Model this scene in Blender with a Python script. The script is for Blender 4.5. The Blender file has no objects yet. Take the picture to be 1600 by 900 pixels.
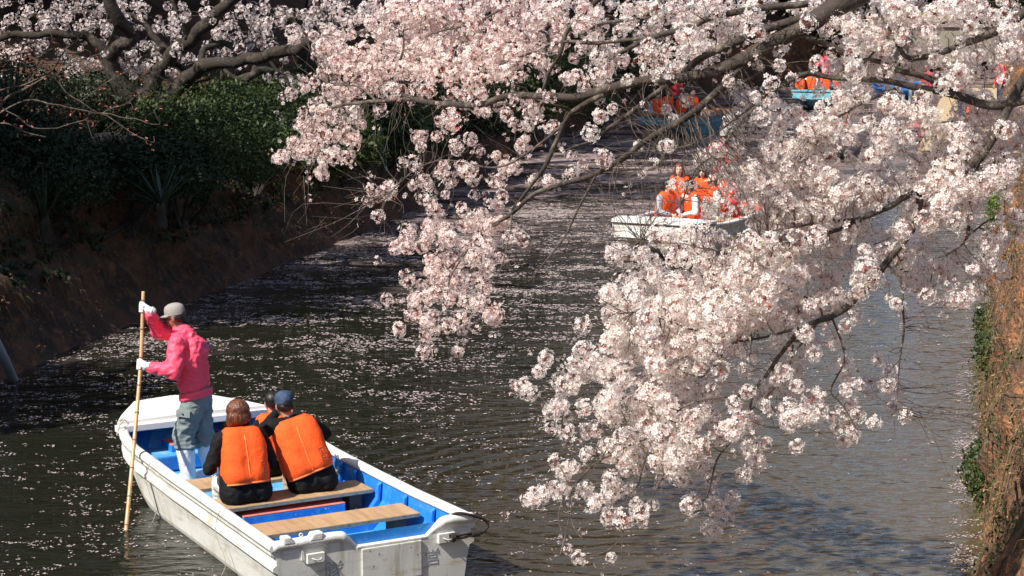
import bpy, bmesh, math, random
import numpy as np
from mathutils import Vector, Matrix, noise as mnoise
random.seed(7); RNG = np.random.default_rng(7)
SC = bpy.context.scene; COL = SC.collection; R = math.radians
# ------------------------------------------------------------------ camera, sky, sun, exposure
FPX = 3111.0; TILT = math.atan(505/FPX); CAMZ = 5.0
cd = bpy.data.cameras.new('camera'); cam = bpy.data.objects.new('camera', cd); COL.objects.link(cam)
cd.sensor_width = 36; cd.lens = FPX/1600*36; cd.clip_start = .1; cd.clip_end = 3000
cam.location = (0, 0, CAMZ); cam.rotation_euler = (math.pi/2-TILT, 0, 0); SC.camera = cam
W = bpy.data.worlds.new('World'); SC.world = W; W.use_nodes = True
nt = W.node_tree; sky = nt.nodes.new('ShaderNodeTexSky'); sky.sky_type = 'NISHITA'; sky.sun_disc = False
SUN = Vector((-.70, -.62, 1.0)).normalized()
sky.sun_elevation = math.asin(SUN.z); sky.sun_rotation = math.atan2(SUN.x, SUN.y)
bg = nt.nodes['Background']; nt.links.new(sky.outputs[0], bg.inputs[0]); bg.inputs[1].default_value = .095
sl = bpy.data.lights.new('sun', 'SUN'); sl.energy = 5.0; sl.angle = R(.5); sl.color = (1, .94, .84)
so = bpy.data.objects.new('sun', sl); COL.objects.link(so); so.rotation_euler = SUN.to_track_quat('Z', 'Y').to_euler(); so.location = (-20, -10, 30)
SC.view_settings.view_transform = 'Standard'; SC.view_settings.look = 'None'; SC.view_settings.exposure = .55; SC.view_settings.gamma = 1
SC.cycles.max_bounces = 8; SC.cycles.diffuse_bounces = 6; SC.cycles.glossy_bounces = 3; SC.cycles.transmission_bounces = 3
SC.cycles.caustics_reflective = False; SC.cycles.caustics_refractive = False

# ------------------------------------------------------------------ surveying: measured sight lines -> places in the world
_f = np.array([0, math.cos(TILT), -math.sin(TILT)]); _u = np.array([0, math.sin(TILT), math.cos(TILT)])
def sight(px, py): return _f + (px-800)/FPX*np.array([1, 0, 0]) + (450-py)/FPX*_u
def at(px, py, Y):
    d = sight(px, py); return np.array([0, 0, CAMZ]) + d*(Y/d[1])
def atz(px, py, z):
    d = sight(px, py); return np.array([0, 0, CAMZ]) + d*((z-CAMZ)/d[2])

# ------------------------------------------------------------------ helpers
def tag(o, label=None, cat=None, group=None, kind=None):
    if label: o['label'] = label
    if cat: o['category'] = cat
    if group: o['group'] = group
    if kind: o['kind'] = kind
    return o
def empty(name, loc=(0, 0, 0), rz=0.0, parent=None):
    o = bpy.data.objects.new(name, None); COL.objects.link(o); o.location = loc; o.rotation_euler = (0, 0, rz); o.empty_display_size = .1
    if parent: o.parent = parent
    return o
def link(name, me, mats, parent=None, smooth=False):
    if not isinstance(mats, (list, tuple)): mats = [mats]
    if not me.materials:
        for m in mats: me.materials.append(m)
    if smooth: me.polygons.foreach_set('use_smooth', np.ones(len(me.polygons), bool))
    o = bpy.data.objects.new(name, me); COL.objects.link(o)
    if parent: o.parent = parent
    return o
def mesh_np(name, V, F, midx=None):
    """F: (n,k) int array of same-size faces, or list of such arrays"""
    V = np.asarray(V, np.float32); Fs = F if isinstance(F, list) and isinstance(F[0], np.ndarray) else [np.array(F)]
    Fs = [np.asarray(f, np.int32) for f in Fs if len(f)]
    me = bpy.data.meshes.new(name); me.vertices.add(len(V)); me.vertices.foreach_set('co', V.ravel())
    nl = sum(f.size for f in Fs); nf = sum(len(f) for f in Fs)
    me.loops.add(nl); me.loops.foreach_set('vertex_index', np.concatenate([f.ravel() for f in Fs]))
    st = []; c = 0
    for f in Fs:
        k = f.shape[1]; st.append(c+np.arange(len(f))*k); c += f.size
    me.polygons.add(nf); me.polygons.foreach_set('loop_start', np.concatenate(st).astype(np.int32))
    if midx is not None: me.polygons.foreach_set('material_index', np.asarray(midx, np.int32))
    me.update(calc_edges=True); return me
class MB:
    def __init__(s): s.v = []; s.f = []; s.m = []
    def add(s, v, f, m=0):
        b = len(s.v); s.v += [tuple(map(float, p)) for p in v]; s.f += [tuple(b+i for i in q) for q in f]; s.m += [m]*len(f); return s
    def box(s, lo, hi, m=0, M=None):
        x0, y0, z0 = lo; x1, y1, z1 = hi
        v = [(x0, y0, z0), (x1, y0, z0), (x1, y1, z0), (x0, y1, z0), (x0, y0, z1), (x1, y0, z1), (x1, y1, z1), (x0, y1, z1)]
        if M is not None: v = [M @ Vector(p) for p in v]
        return s.add(v, [(3, 2, 1, 0), (4, 5, 6, 7), (0, 1, 5, 4), (1, 2, 6, 5), (2, 3, 7, 6), (3, 0, 4, 7)], m)
    def tube(s, pts, rad, n=6, m=0, caps=True):
        P = [np.array(p, float) for p in pts]
        if not hasattr(rad, '__len__'): rad = [rad]*len(P)
        b = len(s.v); ref = None
        for i, p in enumerate(P):
            t = P[min(i+1, len(P)-1)]-P[max(i-1, 0)]; t = t/(np.linalg.norm(t)+1e-9)
            if ref is None:
                a = np.array([0, 0, 1.]) if abs(t[2]) < .9 else np.array([1., 0, 0]); ref = np.cross(t, a)
            ref = ref-t*(ref@t); ref /= np.linalg.norm(ref)+1e-9; w = np.cross(t, ref)
            for k in range(n):
                a = 2*math.pi*k/n; s.v.append(tuple(p+rad[i]*(math.cos(a)*ref+math.sin(a)*w)))
        for i in range(len(P)-1):
            for k in range(n):
                s.f.append((b+i*n+k, b+i*n+(k+1) % n, b+(i+1)*n+(k+1) % n, b+(i+1)*n+k)); s.m.append(m)
        if caps:
            s.f.append(tuple(b+k for k in reversed(range(n)))); s.f.append(tuple(b+(len(P)-1)*n+k for k in range(n))); s.m += [m, m]
        return s
    def build(s, name, mats, parent=None, smooth=False, bevel=0):
        me = bpy.data.meshes.new(name); me.from_pydata(s.v, [], s.f); me.polygons.foreach_set('material_index', s.m); me.update()
        if bevel:
            bm = bmesh.new(); bm.from_mesh(me); bmesh.ops.bevel(bm, geom=[e for e in bm.edges if len(e.link_faces) == 2 and e.calc_face_angle(0) > .6], offset=bevel, segments=2, affect='EDGES', profile=.6); bm.to_mesh(me); bm.free()
        return link(name, me, mats, parent, smooth)
def smooth_path(P, per=6):
    P = [np.array(p, float) for p in P]; out = []
    for i in range(len(P)-1):
        a = P[max(i-1, 0)]; b = P[i]; c = P[i+1]; d = P[min(i+2, len(P)-1)]
        for k in range(per):
            t = k/per; out.append(.5*((2*b)+(-a+c)*t+(2*a-5*b+4*c-d)*t*t+(-a+3*b-3*c+d)*t**3))
    out.append(P[-1]); return out

# ------------------------------------------------------------------ materials
def mat(name, col, rough=.6, noise=None, bump=0, bscale=30, spec=.5, trans=0, coat=0):
    """noise=(scale, colour2, lo, hi[, colour3]) mixes colour variation that belongs to the surface"""
    m = bpy.data.materials.new(name); m.use_nodes = True; t = m.node_tree; p = t.nodes['Principled BSDF']
    p.inputs['Base Color'].default_value = (*col, 1); p.inputs['Roughness'].default_value = rough; p.inputs['Specular IOR Level'].default_value = spec
    if coat: p.inputs['Coat Weight'].default_value = coat
    tc = t.nodes.new('ShaderNodeTexCoord')
    if noise:
        src = tc.outputs['Object']; prev = (*col, 1)
        for i in range(0, len(noise), 4):
            sc, c2, lo, hi = noise[i:i+4]
            n = t.nodes.new('ShaderNodeTexNoise'); n.inputs['Detail'].default_value = 6; n.inputs['Roughness'].default_value = .65
            if hasattr(sc, '__len__'):
                mp = t.nodes.new('ShaderNodeMapping'); mp.inputs['Scale'].default_value = sc; t.links.new(src, mp.inputs[0]); t.links.new(mp.outputs[0], n.inputs[0]); n.inputs['Scale'].default_value = 1
            else: t.links.new(src, n.inputs[0]); n.inputs['Scale'].default_value = sc
            r = t.nodes.new('ShaderNodeMapRange'); r.inputs[1].default_value = lo; r.inputs[2].default_value = hi; t.links.new(n.outputs[0], r.inputs[0])
            mx = t.nodes.new('ShaderNodeMix'); mx.data_type = 'RGBA'; t.links.new(r.outputs[0], mx.inputs[0])
            if isinstance(prev, tuple): mx.inputs[6].default_value = prev
            else: t.links.new(prev, mx.inputs[6])
            mx.inputs[7].default_value = (*c2, 1); prev = mx.outputs[2]
        t.links.new(prev, p.inputs['Base Color'])
    if bump:
        n = t.nodes.new('ShaderNodeTexNoise'); n.inputs['Detail'].default_value = 5
        if hasattr(bscale, '__len__'):
            mp = t.nodes.new('ShaderNodeMapping'); mp.inputs['Scale'].default_value = bscale; t.links.new(tc.outputs['Object'], mp.inputs[0]); t.links.new(mp.outputs[0], n.inputs[0]); n.inputs['Scale'].default_value = 1
        else: n.inputs['Scale'].default_value = bscale; t.links.new(tc.outputs['Object'], n.inputs[0])
        b = t.nodes.new('ShaderNodeBump'); b.inputs['Strength'].default_value = 1; b.inputs['Distance'].default_value = bump; t.links.new(n.outputs[0], b.inputs['Height']); t.links.new(b.outputs[0], p.inputs['Normal'])
    if trans:
        tr = t.nodes.new('ShaderNodeBsdfTranslucent'); tr.inputs[0].default_value = (*((col[0], col[1]*.97, col[2]*.94) if name.startswith('petal') else col), 1); ms = t.nodes.new('ShaderNodeMixShader'); ms.inputs[0].default_value = trans
        t.links.new(p.outputs[0], ms.inputs[1]); t.links.new(tr.outputs[0], ms.inputs[2]); t.links.new(ms.outputs[0], t.nodes['Material Output'].inputs[0])
    return m
M = {}
M['petal_white'] = mat('petal_white', (.95, .905, .87), .6, (5, (.94, .85, .82), .48, .72), trans=.52, spec=.15)
M['petal_pink'] = mat('petal_pink', (.95, .825, .79), .6, (4, (.95, .90, .87), .4, .65), trans=.52, spec=.15)
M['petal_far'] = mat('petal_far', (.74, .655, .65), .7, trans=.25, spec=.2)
M['blossom_heart'] = mat('blossom_heart', (.56, .18, .19), .6)
M['bud'] = mat('bud', (.38, .10, .07), .6)
M['young_leaf'] = mat('young_leaf', (.22, .20, .04), .5, trans=.2)
M['bark'] = mat('bark', (.045, .032, .025), .85, ((7, 7, 7), (.17, .145, .11), .52, .66, 60, (.03, .022, .018), .5, .75), bump=.012, bscale=30)
M['twig'] = mat('twig', (.065, .047, .037), .8, (20, (.19, .155, .125), .50, .66))
M['bark_dark'] = mat('bark_dark', (.028, .021, .016), .9, (7, (.11, .088, .068), .5, .75, 30, (.02, .016, .012), .45, .7), bump=.012, bscale=25)
M['dead_wood'] = mat('dead_wood', (.30, .22, .14), .9, (18, (.08, .05, .03), .45, .7), bump=.01, bscale=25)
M['boat_white'] = mat('boat_white', (.70, .70, .67), .45, (2.2, (.60, .60, .56), .45, .7, (9, 4, 1.2), (.48, .46, .38), .52, .68, (3, 3, 14), (.38, .31, .19), .54, .72, 45, (.22, .10, .07), .66, .72), bump=.0012, bscale=60)
M['boat_rim'] = mat('boat_rim', (.76, .755, .73), .5, (5, (.55, .535, .49), .50, .68, 40, (.42, .38, .33), .64, .70), bump=.003, bscale=70)
M['boat_deck'] = mat('boat_deck', (.72, .715, .70), .5, (3, (.66, .65, .62), .5, .7, (2, 30, 2), (.5, .48, .44), .66, .8), bump=.001, bscale=40)
M['boat_blue'] = mat('boat_blue', (.018, .19, .62), .38, (5, (.03, .26, .70), .45, .7, 14, (.10, .36, .62), .56, .72), bump=.0015, bscale=40)
M['boat_floor'] = mat('boat_floor', (.06, .34, .66), .5, (6, (.30, .48, .58), .45, .72), bump=.002, bscale=40)
M['boat_red'] = mat('boat_red', (.62, .16, .13), .6, (8, (.70, .30, .25), .45, .7))
M['boat_teal'] = mat('boat_teal', (.07, .30, .40), .5, (6, (.10, .38, .47), .4, .7))
M['boat_cyan'] = mat('boat_cyan', (.15, .42, .52), .5, (6, (.22, .50, .58), .4, .7))
M['boat_orange_trim'] = mat('boat_orange_trim', (.38, .13, .06), .6, (6, (.45, .19, .09), .4, .7))
M['plank'] = mat('plank', (.44, .285, .155), .65, ((22, 1.6, 22), (.33, .19, .09), .42, .7, 3, (.50, .35, .21), .5, .75), bump=.0012, bscale=(90, 4, 90))
M['plank_edge'] = mat('plank_edge', (.26, .27, .22), .7, (20, (.16, .15, .11), .45, .7))
M['brown_block'] = mat('brown_block', (.16, .075, .05), .7, (10, (.09, .045, .03), .45, .7))
M['dark_plastic'] = mat('dark_plastic', (.02, .02, .022), .4)
M['stain'] = mat('stain', (.30, .31, .33), .6, (90, (.62, .62, .60), .52, .60))
M['rope'] = mat('rope', (.022, .017, .013), .8, bump=.002, bscale=220)
M['rope_pale'] = mat('rope_pale', (.45, .40, .30), .8)
M['metal'] = mat('metal', (.55, .55, .55), .35)
M['bamboo'] = mat('bamboo', (.46, .27, .12), .4, ((20, 20, 1.2), (.56, .38, .20), .4, .65))
M['bamboo_node'] = mat('bamboo_node', (.20, .10, .04), .5)
M['skin'] = mat('skin', (.42, .20, .13), .55)
M['skin_tan'] = mat('skin_tan', (.27, .11, .065), .55)
M['skin_pale'] = mat('skin_pale', (.62, .40, .31), .55)
M['hair_black'] = mat('hair_black', (.012, .010, .010), .45, bump=.003, bscale=(90, 90, 8))
M['hair_brown'] = mat('hair_brown', (.085, .026, .013), .36, ((75, 75, 5), (.24, .085, .035), .48, .66), bump=.010, bscale=(95, 95, 5))
M['eye'] = mat('eye', (.02, .015, .015), .2)
M['lip'] = mat('lip', (.30, .09, .07), .5)
M['jacket_pink'] = mat('jacket_pink', (.90, .075, .145), .6, (5, (.92, .085, .165), .4, .7), bump=.012, bscale=11)
M['jacket_red'] = mat('jacket_red', (.62, .03, .05), .6, bump=.01, bscale=12)
M['trousers_grey'] = mat('trousers_grey', (.165, .20, .205), .85, (9, (.20, .24, .245), .4, .7), bump=.02, bscale=9)
M['trousers_navy'] = mat('trousers_navy', (.02, .035, .09), .85, bump=.01, bscale=12)
M['trousers_tan'] = mat('trousers_tan', (.42, .34, .24), .85, bump=.01, bscale=12)
M['cloth_black'] = mat('cloth_black', (.008, .008, .0095), .8, bump=.012, bscale=14, spec=.2)
M['cloth_white'] = mat('cloth_white', (.66, .64, .60), .85, bump=.01, bscale=14)
M['cloth_grey'] = mat('cloth_grey', (.36, .37, .42), .85, bump=.01, bscale=14)
M['rubber_white'] = mat('rubber_white', (.74, .76, .80), .35, bump=.006, bscale=14)
M['sole'] = mat('sole', (.42, .42, .42), .6)
M['glove'] = mat('glove', (.66, .68, .70), .85, bump=.004, bscale=50)
M['cap_grey'] = mat('cap_grey', (.30, .275, .25), .85, bump=.003, bscale=60)
M['cap_blue'] = mat('cap_blue', (.02, .045, .10), .8, (20, (.05, .085, .15), .45, .7), bump=.003, bscale=60)
M['cap_pink'] = mat('cap_pink', (.66, .44, .38), .85)
M['vest'] = mat('vest', (.96, .112, .018), .8, spec=.25, noise= (5, (.93, .088, .015), .4, .7), bump=.009, bscale=18)
M['vest_seam'] = mat('vest_seam', (.93, .20, .05), .5, bump=.004, bscale=120)
M['reflector'] = mat('reflector', (.6, .62, .62), .3)
M['ink'] = mat('ink', (.20, .045, .015), .7)
M['ink_blue'] = mat('ink_blue', (.03, .16, .62), .6)
M['ink_white'] = mat('ink_white', (.6, .6, .62), .6)
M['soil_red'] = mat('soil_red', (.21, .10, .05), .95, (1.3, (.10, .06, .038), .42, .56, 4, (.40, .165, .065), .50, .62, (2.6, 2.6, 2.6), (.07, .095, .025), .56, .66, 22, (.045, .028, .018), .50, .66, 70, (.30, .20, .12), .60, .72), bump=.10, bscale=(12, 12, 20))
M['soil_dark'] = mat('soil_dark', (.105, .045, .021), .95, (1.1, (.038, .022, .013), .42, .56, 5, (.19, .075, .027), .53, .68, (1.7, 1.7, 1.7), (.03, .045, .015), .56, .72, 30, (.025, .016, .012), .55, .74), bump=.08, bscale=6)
M['root'] = mat('root', (.15, .10, .065), .9, (9, (.06, .04, .025), .4, .7))
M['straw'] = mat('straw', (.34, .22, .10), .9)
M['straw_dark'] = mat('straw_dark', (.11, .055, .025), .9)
M['leaf_dark'] = mat('leaf_dark', (.017, .029, .010), .55, (.9, (.022, .036, .014), .4, .65), trans=.15, spec=.3)
M['leaf_green'] = mat('leaf_green', (.034, .060, .013), .6, (1.1, (.060, .085, .018), .48, .62, 7, (.10, .075, .03), .62, .72), trans=.25)
M['leaf_bright'] = mat('leaf_bright', (.11, .20, .035), .45, trans=.3)
M['blade'] = mat('blade', (.03, .05, .026), .45)
M['grass'] = mat('grass', (.10, .15, .035), .7, trans=.2)
M['pipe'] = mat('pipe', (.30, .33, .36), .45)
M['deck_wood'] = mat('deck_wood', (.46, .35, .22), .75, (5, (.36, .26, .15), .45, .7))
M['deck_dark'] = mat('deck_dark', (.05, .04, .03), .8)
M['concrete'] = mat('concrete', (.30, .27, .22), .9, (1.5, (.22, .20, .16), .4, .7), bump=.01, bscale=8)

# ------------------------------------------------------------------ the setting: canal water, banks, ground
LW = [(-9.5, -30), (-8.3, 5), (-7.6, 15), (-6.9, 20), (-6.23, 23.75), (-5.41, 27.4), (-4.09, 32.3), (-2.67, 37.9), (-1.9, 41.5), (.9, 56.2), (4.5, 70.1), (7.8, 79), (13, 86), (22, 91), (40, 95), (80, 99)]
RW = [(-2, -30), (1.5, 5), (3.05, 12.5), (3.86, 16), (5.30, 22.2), (6.45, 27), (7.72, 32.1), (9.85, 40.7), (12.1, 50), (14.5, 60), (17, 70), (22, 90), (28, 112)]
RW = [(x+.05, y) for x, y in RW]
def resample(P, step):
    P = np.array(smooth_path([(x, y, 0) for x, y in P], 8)); L = np.r_[0, np.cumsum(np.linalg.norm(np.diff(P, axis=0), axis=1))]
    s = np.arange(0, L[-1], step); return np.c_[np.interp(s, L, P[:, 0]), np.interp(s, L, P[:, 1])]
def edge_x(P, y): a = np.array(P); return np.interp(y, a[:, 1], a[:, 0])
def fbm(p, s, o=4):
    return mnoise.fractal(Vector(p)*s, .9, 2.1, o)
def bank(name, WL, side, prof, m, amp):
    P = resample(WL, .22); T = np.gradient(P, axis=0); T /= np.linalg.norm(T, axis=1)[:, None]
    k = 15; ker = np.ones(k)/k; T = np.c_[np.convolve(np.pad(T[:, 0], k//2, 'edge'), ker, 'valid'), np.convolve(np.pad(T[:, 1], k//2, 'edge'), ker, 'valid')]
    N = np.c_[-T[:, 1], T[:, 0]]*side; V = []
    offs = []
    for i in range(len(prof)-1):
        (a, za), (b, zb) = prof[i], prof[i+1]; n = max(1, int(math.hypot(b-a, zb-za)/.16)) if b < 6 else max(1, int((b-a)/2.5)) if b < 40 else 3
        for j in range(n): offs.append((a+(b-a)*j/n, za+(zb-za)*j/n))
    offs.append(prof[-1])
    for i in range(len(P)):
        for o, z in offs:
            x, y = P[i]+N[i]*o; d = 0
            if -.3 < o < 12:
                q = (x, y, z*1.3); d = amp*(fbm(q, .9)+.5*fbm(q, 3.1)+.34*abs(fbm(q, 8)))*min(1, .35+max(z, 0)*.6)
            x += -N[i][0]*d; y += -N[i][1]*d
            zz = z+(.5*fbm((x, y, 0), .12)*min(1, max(0, o-2)/6)*(2 if o > 8 else 1) if o > 2 else 0)+(.25*d if o > 1 else 0)
            V.append((x, y, zz))
    n, k = len(P), len(offs); i = np.arange(n-1)[:, None]*k; j = np.arange(k-1)[None]; a = (i+j).ravel()
    F = np.c_[a, a+1, a+1+k, a+k] if side > 0 else np.c_[a, a+k, a+1+k, a+1]
    o = link(name, mesh_np(name, V, F[:, ::-1]), m, smooth=True); tag(o, kind='structure'); return P, N, np.array(V).reshape(n, k, 3)
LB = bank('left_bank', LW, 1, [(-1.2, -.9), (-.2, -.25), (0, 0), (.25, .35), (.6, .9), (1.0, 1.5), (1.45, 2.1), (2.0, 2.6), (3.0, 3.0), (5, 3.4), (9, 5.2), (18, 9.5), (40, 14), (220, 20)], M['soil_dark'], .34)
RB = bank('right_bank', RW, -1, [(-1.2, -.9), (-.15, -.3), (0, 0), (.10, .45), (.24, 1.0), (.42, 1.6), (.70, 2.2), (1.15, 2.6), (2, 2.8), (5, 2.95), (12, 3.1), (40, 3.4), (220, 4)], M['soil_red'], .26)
g = MB().add([(-900, -900, -1.6), (900, -900, -1.6), (900, 1500, -1.6), (-900, 1500, -1.6)], [(0, 1, 2, 3)]).build('ground', M['soil_dark']); tag(g, kind='structure')
bed = MB().add([(-60, -40, -.9), (120, -40, -.9), (120, 120, -.9), (-60, 120, -.9)], [(0, 1, 2, 3)]).build('canal_bed', M['soil_dark']); tag(bed, kind='structure')

def water_material():
    m = bpy.data.materials.new('canal_water'); m.use_nodes = True; t = m.node_tree; N = t.nodes; Lk = t.links; p = N['Principled BSDF']
    p.inputs['Roughness'].default_value = .045; p.inputs['IOR'].default_value = 1.33; p.inputs['Specular IOR Level'].default_value = .5
    tc = N.new('ShaderNodeTexCoord')
    def noi(scale, det=4, rough=.6):
        mp = N.new('ShaderNodeMapping'); mp.inputs['Scale'].default_value = scale; mp.inputs['Rotation'].default_value = (0, 0, R(14)); Lk.new(tc.outputs['Object'], mp.inputs[0])
        n = N.new('ShaderNodeTexNoise'); n.inputs['Scale'].default_value = 1; n.inputs['Detail'].default_value = det; n.inputs['Roughness'].default_value = rough; Lk.new(mp.outputs[0], n.inputs[0]); return n.outputs[0]
    def rng(s, a, b, c=0, d=1):
        r = N.new('ShaderNodeMapRange'); r.inputs[1].default_value = a; r.inputs[2].default_value = b; r.inputs[3].default_value = c; r.inputs[4].default_value = d; Lk.new(s, r.inputs[0]); return r.outputs[0]
    def mth(op, a, b):
        n = N.new('ShaderNodeMath'); n.operation = op
        for i, v in enumerate((a, b)):
            if isinstance(v, (int, float)): n.inputs[i].default_value = v
            else: Lk.new(v, n.inputs[i])
        return n.outputs[0]
    # silt in the shallow water: olive brown, thicker in the lower right reach
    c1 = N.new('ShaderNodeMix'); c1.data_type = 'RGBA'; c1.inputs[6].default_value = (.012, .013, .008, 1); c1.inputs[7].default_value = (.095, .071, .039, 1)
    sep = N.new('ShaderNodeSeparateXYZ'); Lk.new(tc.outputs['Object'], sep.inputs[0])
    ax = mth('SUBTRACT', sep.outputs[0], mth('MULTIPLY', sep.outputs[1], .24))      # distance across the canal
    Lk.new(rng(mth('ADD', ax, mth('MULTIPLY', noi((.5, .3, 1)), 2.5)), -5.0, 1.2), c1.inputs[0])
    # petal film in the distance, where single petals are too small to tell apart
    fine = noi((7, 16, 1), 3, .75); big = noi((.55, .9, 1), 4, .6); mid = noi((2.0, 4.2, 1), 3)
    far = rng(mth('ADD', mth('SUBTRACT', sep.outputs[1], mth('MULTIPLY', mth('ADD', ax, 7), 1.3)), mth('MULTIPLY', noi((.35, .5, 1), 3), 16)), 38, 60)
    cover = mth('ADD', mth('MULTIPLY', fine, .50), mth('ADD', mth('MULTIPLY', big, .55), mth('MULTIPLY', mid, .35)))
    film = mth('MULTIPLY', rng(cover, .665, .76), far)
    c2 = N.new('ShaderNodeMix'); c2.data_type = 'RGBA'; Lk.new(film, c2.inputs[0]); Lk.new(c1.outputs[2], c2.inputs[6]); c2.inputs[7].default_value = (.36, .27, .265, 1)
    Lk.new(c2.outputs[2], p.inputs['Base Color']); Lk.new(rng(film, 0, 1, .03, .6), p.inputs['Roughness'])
    h = mth('ADD', mth('MULTIPLY', noi((1.3, 2.6, 1), 3), 1.0), mth('MULTIPLY', noi((4, 9, 1), 3), .22))
    # ring waves spreading from the near boat's wake
    vd = N.new('ShaderNodeVectorMath'); vd.operation = 'DISTANCE'; Lk.new(tc.outputs['Object'], vd.inputs[0]); vd.inputs[1].default_value = (1.0, 18.6, 0)
    ring = mth('SINE', mth('MULTIPLY', mth('ADD', vd.outputs[1], mth('MULTIPLY', noi((1, 1, 1), 2), .5)), 24), 0)
    amp = mth('MULTIPLY', rng(vd.outputs[1], .5, 1.2), rng(vd.outputs[1], 3.8, 1.8)); h = mth('ADD', h, mth('MULTIPLY', mth('MULTIPLY', ring, amp), .13))
    b = N.new('ShaderNodeBump'); b.inputs['Strength'].default_value = 1; b.inputs['Distance'].default_value = .052; Lk.new(h, b.inputs['Height']); Lk.new(b.outputs[0], p.inputs['Normal'])
    return m
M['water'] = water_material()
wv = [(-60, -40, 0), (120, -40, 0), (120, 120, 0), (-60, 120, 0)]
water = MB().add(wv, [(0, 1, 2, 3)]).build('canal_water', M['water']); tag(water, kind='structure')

M["petal_film"] = mat("petal_film", (.47, .385, .37), .6)
def floating_petals():
    n = 330000; Y = 14+28*RNG.random(n)**1.25; lx = edge_x(LW, Y); rx = edge_x(RW, Y); X = lx+(rx-lx)*RNG.random(n)
    ac = (X-lx)/(rx-lx)
    dens = np.where(ac < .42, .85, .85-(ac-.42)*1.9); dens = np.clip(dens, .05, 1)
    dens *= np.interp(Y, [14, 19, 24, 30, 40], [.10, .22, .40, .75, .95])
    dens[ac > .975] = .6
    keep = []
    for i in range(n):
        q = Vector((X[i]*.7, Y[i]*1.2, 0)); w = .34+1.5*mnoise.noise(q)+1.2*mnoise.noise(q*3.1)+.7*mnoise.noise(q*8)
        if RNG.random() < dens[i]*max(0, w)*.60: keep.append(i)
    keep = np.array(keep); X = X[keep]; Y = Y[keep]; k3 = RNG.integers(1, 5, len(X)); X = np.repeat(X, k3); Y = np.repeat(Y, k3); n = len(X); X = X+RNG.normal(size=n)*.022; Y = Y+RNG.normal(size=n)*.016
    a = RNG.random(n)*6.28; s = .0075+.010*RNG.random(n)**2; s *= np.interp(Y, [14, 22, 30, 42], [.85, 1.15, 1.5, 1.9]); e = .55+.35*RNG.random(n)
    V = np.zeros((n, 4, 3)); 
    for k, (u, w) in enumerate([(-1, 0), (0, -1), (1, 0), (0, 1)]):
        V[:, k, 0] = X+s*(u*np.cos(a)-w*e*np.sin(a)); V[:, k, 1] = Y+s*(u*np.sin(a)+w*e*np.cos(a)); V[:, k, 2] = .0045+.003*RNG.random(n)
    F = np.arange(n*4).reshape(n, 4); print('petals', n)
    tag(link('floating_petals', mesh_np('floating_petals', V.reshape(-1, 3), F), M['petal_film']), 'fallen cherry petals drifting on the dark canal water', 'petals', kind='stuff')
M['petal_film'] = mat('petal_film', (.47, .385, .37), .6)
floating_petals()

def leaf_mesh(name, centers, radii, n, size, shape=.5, flat=.35, hollow=.55):
    """n leaf-shaped faces spread through lumpy ellipsoids"""
    C = np.array(centers, float); Rr = np.array(radii, float); wgt = Rr.prod(1)**(.7); idx = RNG.choice(len(C), n, p=wgt/wgt.sum())
    d = RNG.normal(size=(n, 3)); d /= np.linalg.norm(d, axis=1)[:, None]; r = (hollow**3+(1-hollow**3)*RNG.random(n))**(1/3)
    lump = np.array([1+.30*mnoise.noise(Vector(d[i]*2.2+C[idx[i]]*1.7))+.16*mnoise.noise(Vector(d[i]*6)) for i in range(n)])
    c = C[idx]+d*Rr[idx]*(r*lump)[:, None]
    nor = d+RNG.normal(size=(n, 3))*.9; nor[:, 2] += flat; nor /= np.linalg.norm(nor, axis=1)[:, None]
    t = np.cross(nor, RNG.normal(size=(n, 3))); t /= np.linalg.norm(t, axis=1)[:, None]; b = np.cross(nor, t); s = size*(.6+.8*RNG.random(n))[:, None]
    V = np.stack([c-t*s, c-b*s*shape, c+t*s, c+b*s*shape], 1).reshape(-1, 3)
    return mesh_np(name, V, np.arange(n*4).reshape(n, 4))
def shrub(name, label, cat, base, cs, rs, n, size, m, group=None, shape=.45, stems=7):
    t = tag(empty(name, base), label, cat, group); b = np.array(base); n = int(n*1.9); size = size*.68
    fo = link('foliage', leaf_mesh('foliage', np.array(cs)-b, rs, n, size, shape), m, t); fo['kind'] = 'stuff'
    mb = MB()
    for k in range(stems):
        c = np.array(cs[RNG.integers(len(cs))])-b; p0 = RNG.normal(size=3)*[.15, .15, 0]
        kk = min(1, rs[0][1]/.8); mb.tube(smooth_path([p0*kk, c*.5+RNG.normal(size=3)*.15*kk, c+RNG.normal(size=3)*.2*kk], 4), [.03*kk]*4+[.018*kk]*4+[.008*kk], 5)
    mb.build('stem', M['bark_dark'], t); return t

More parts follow.
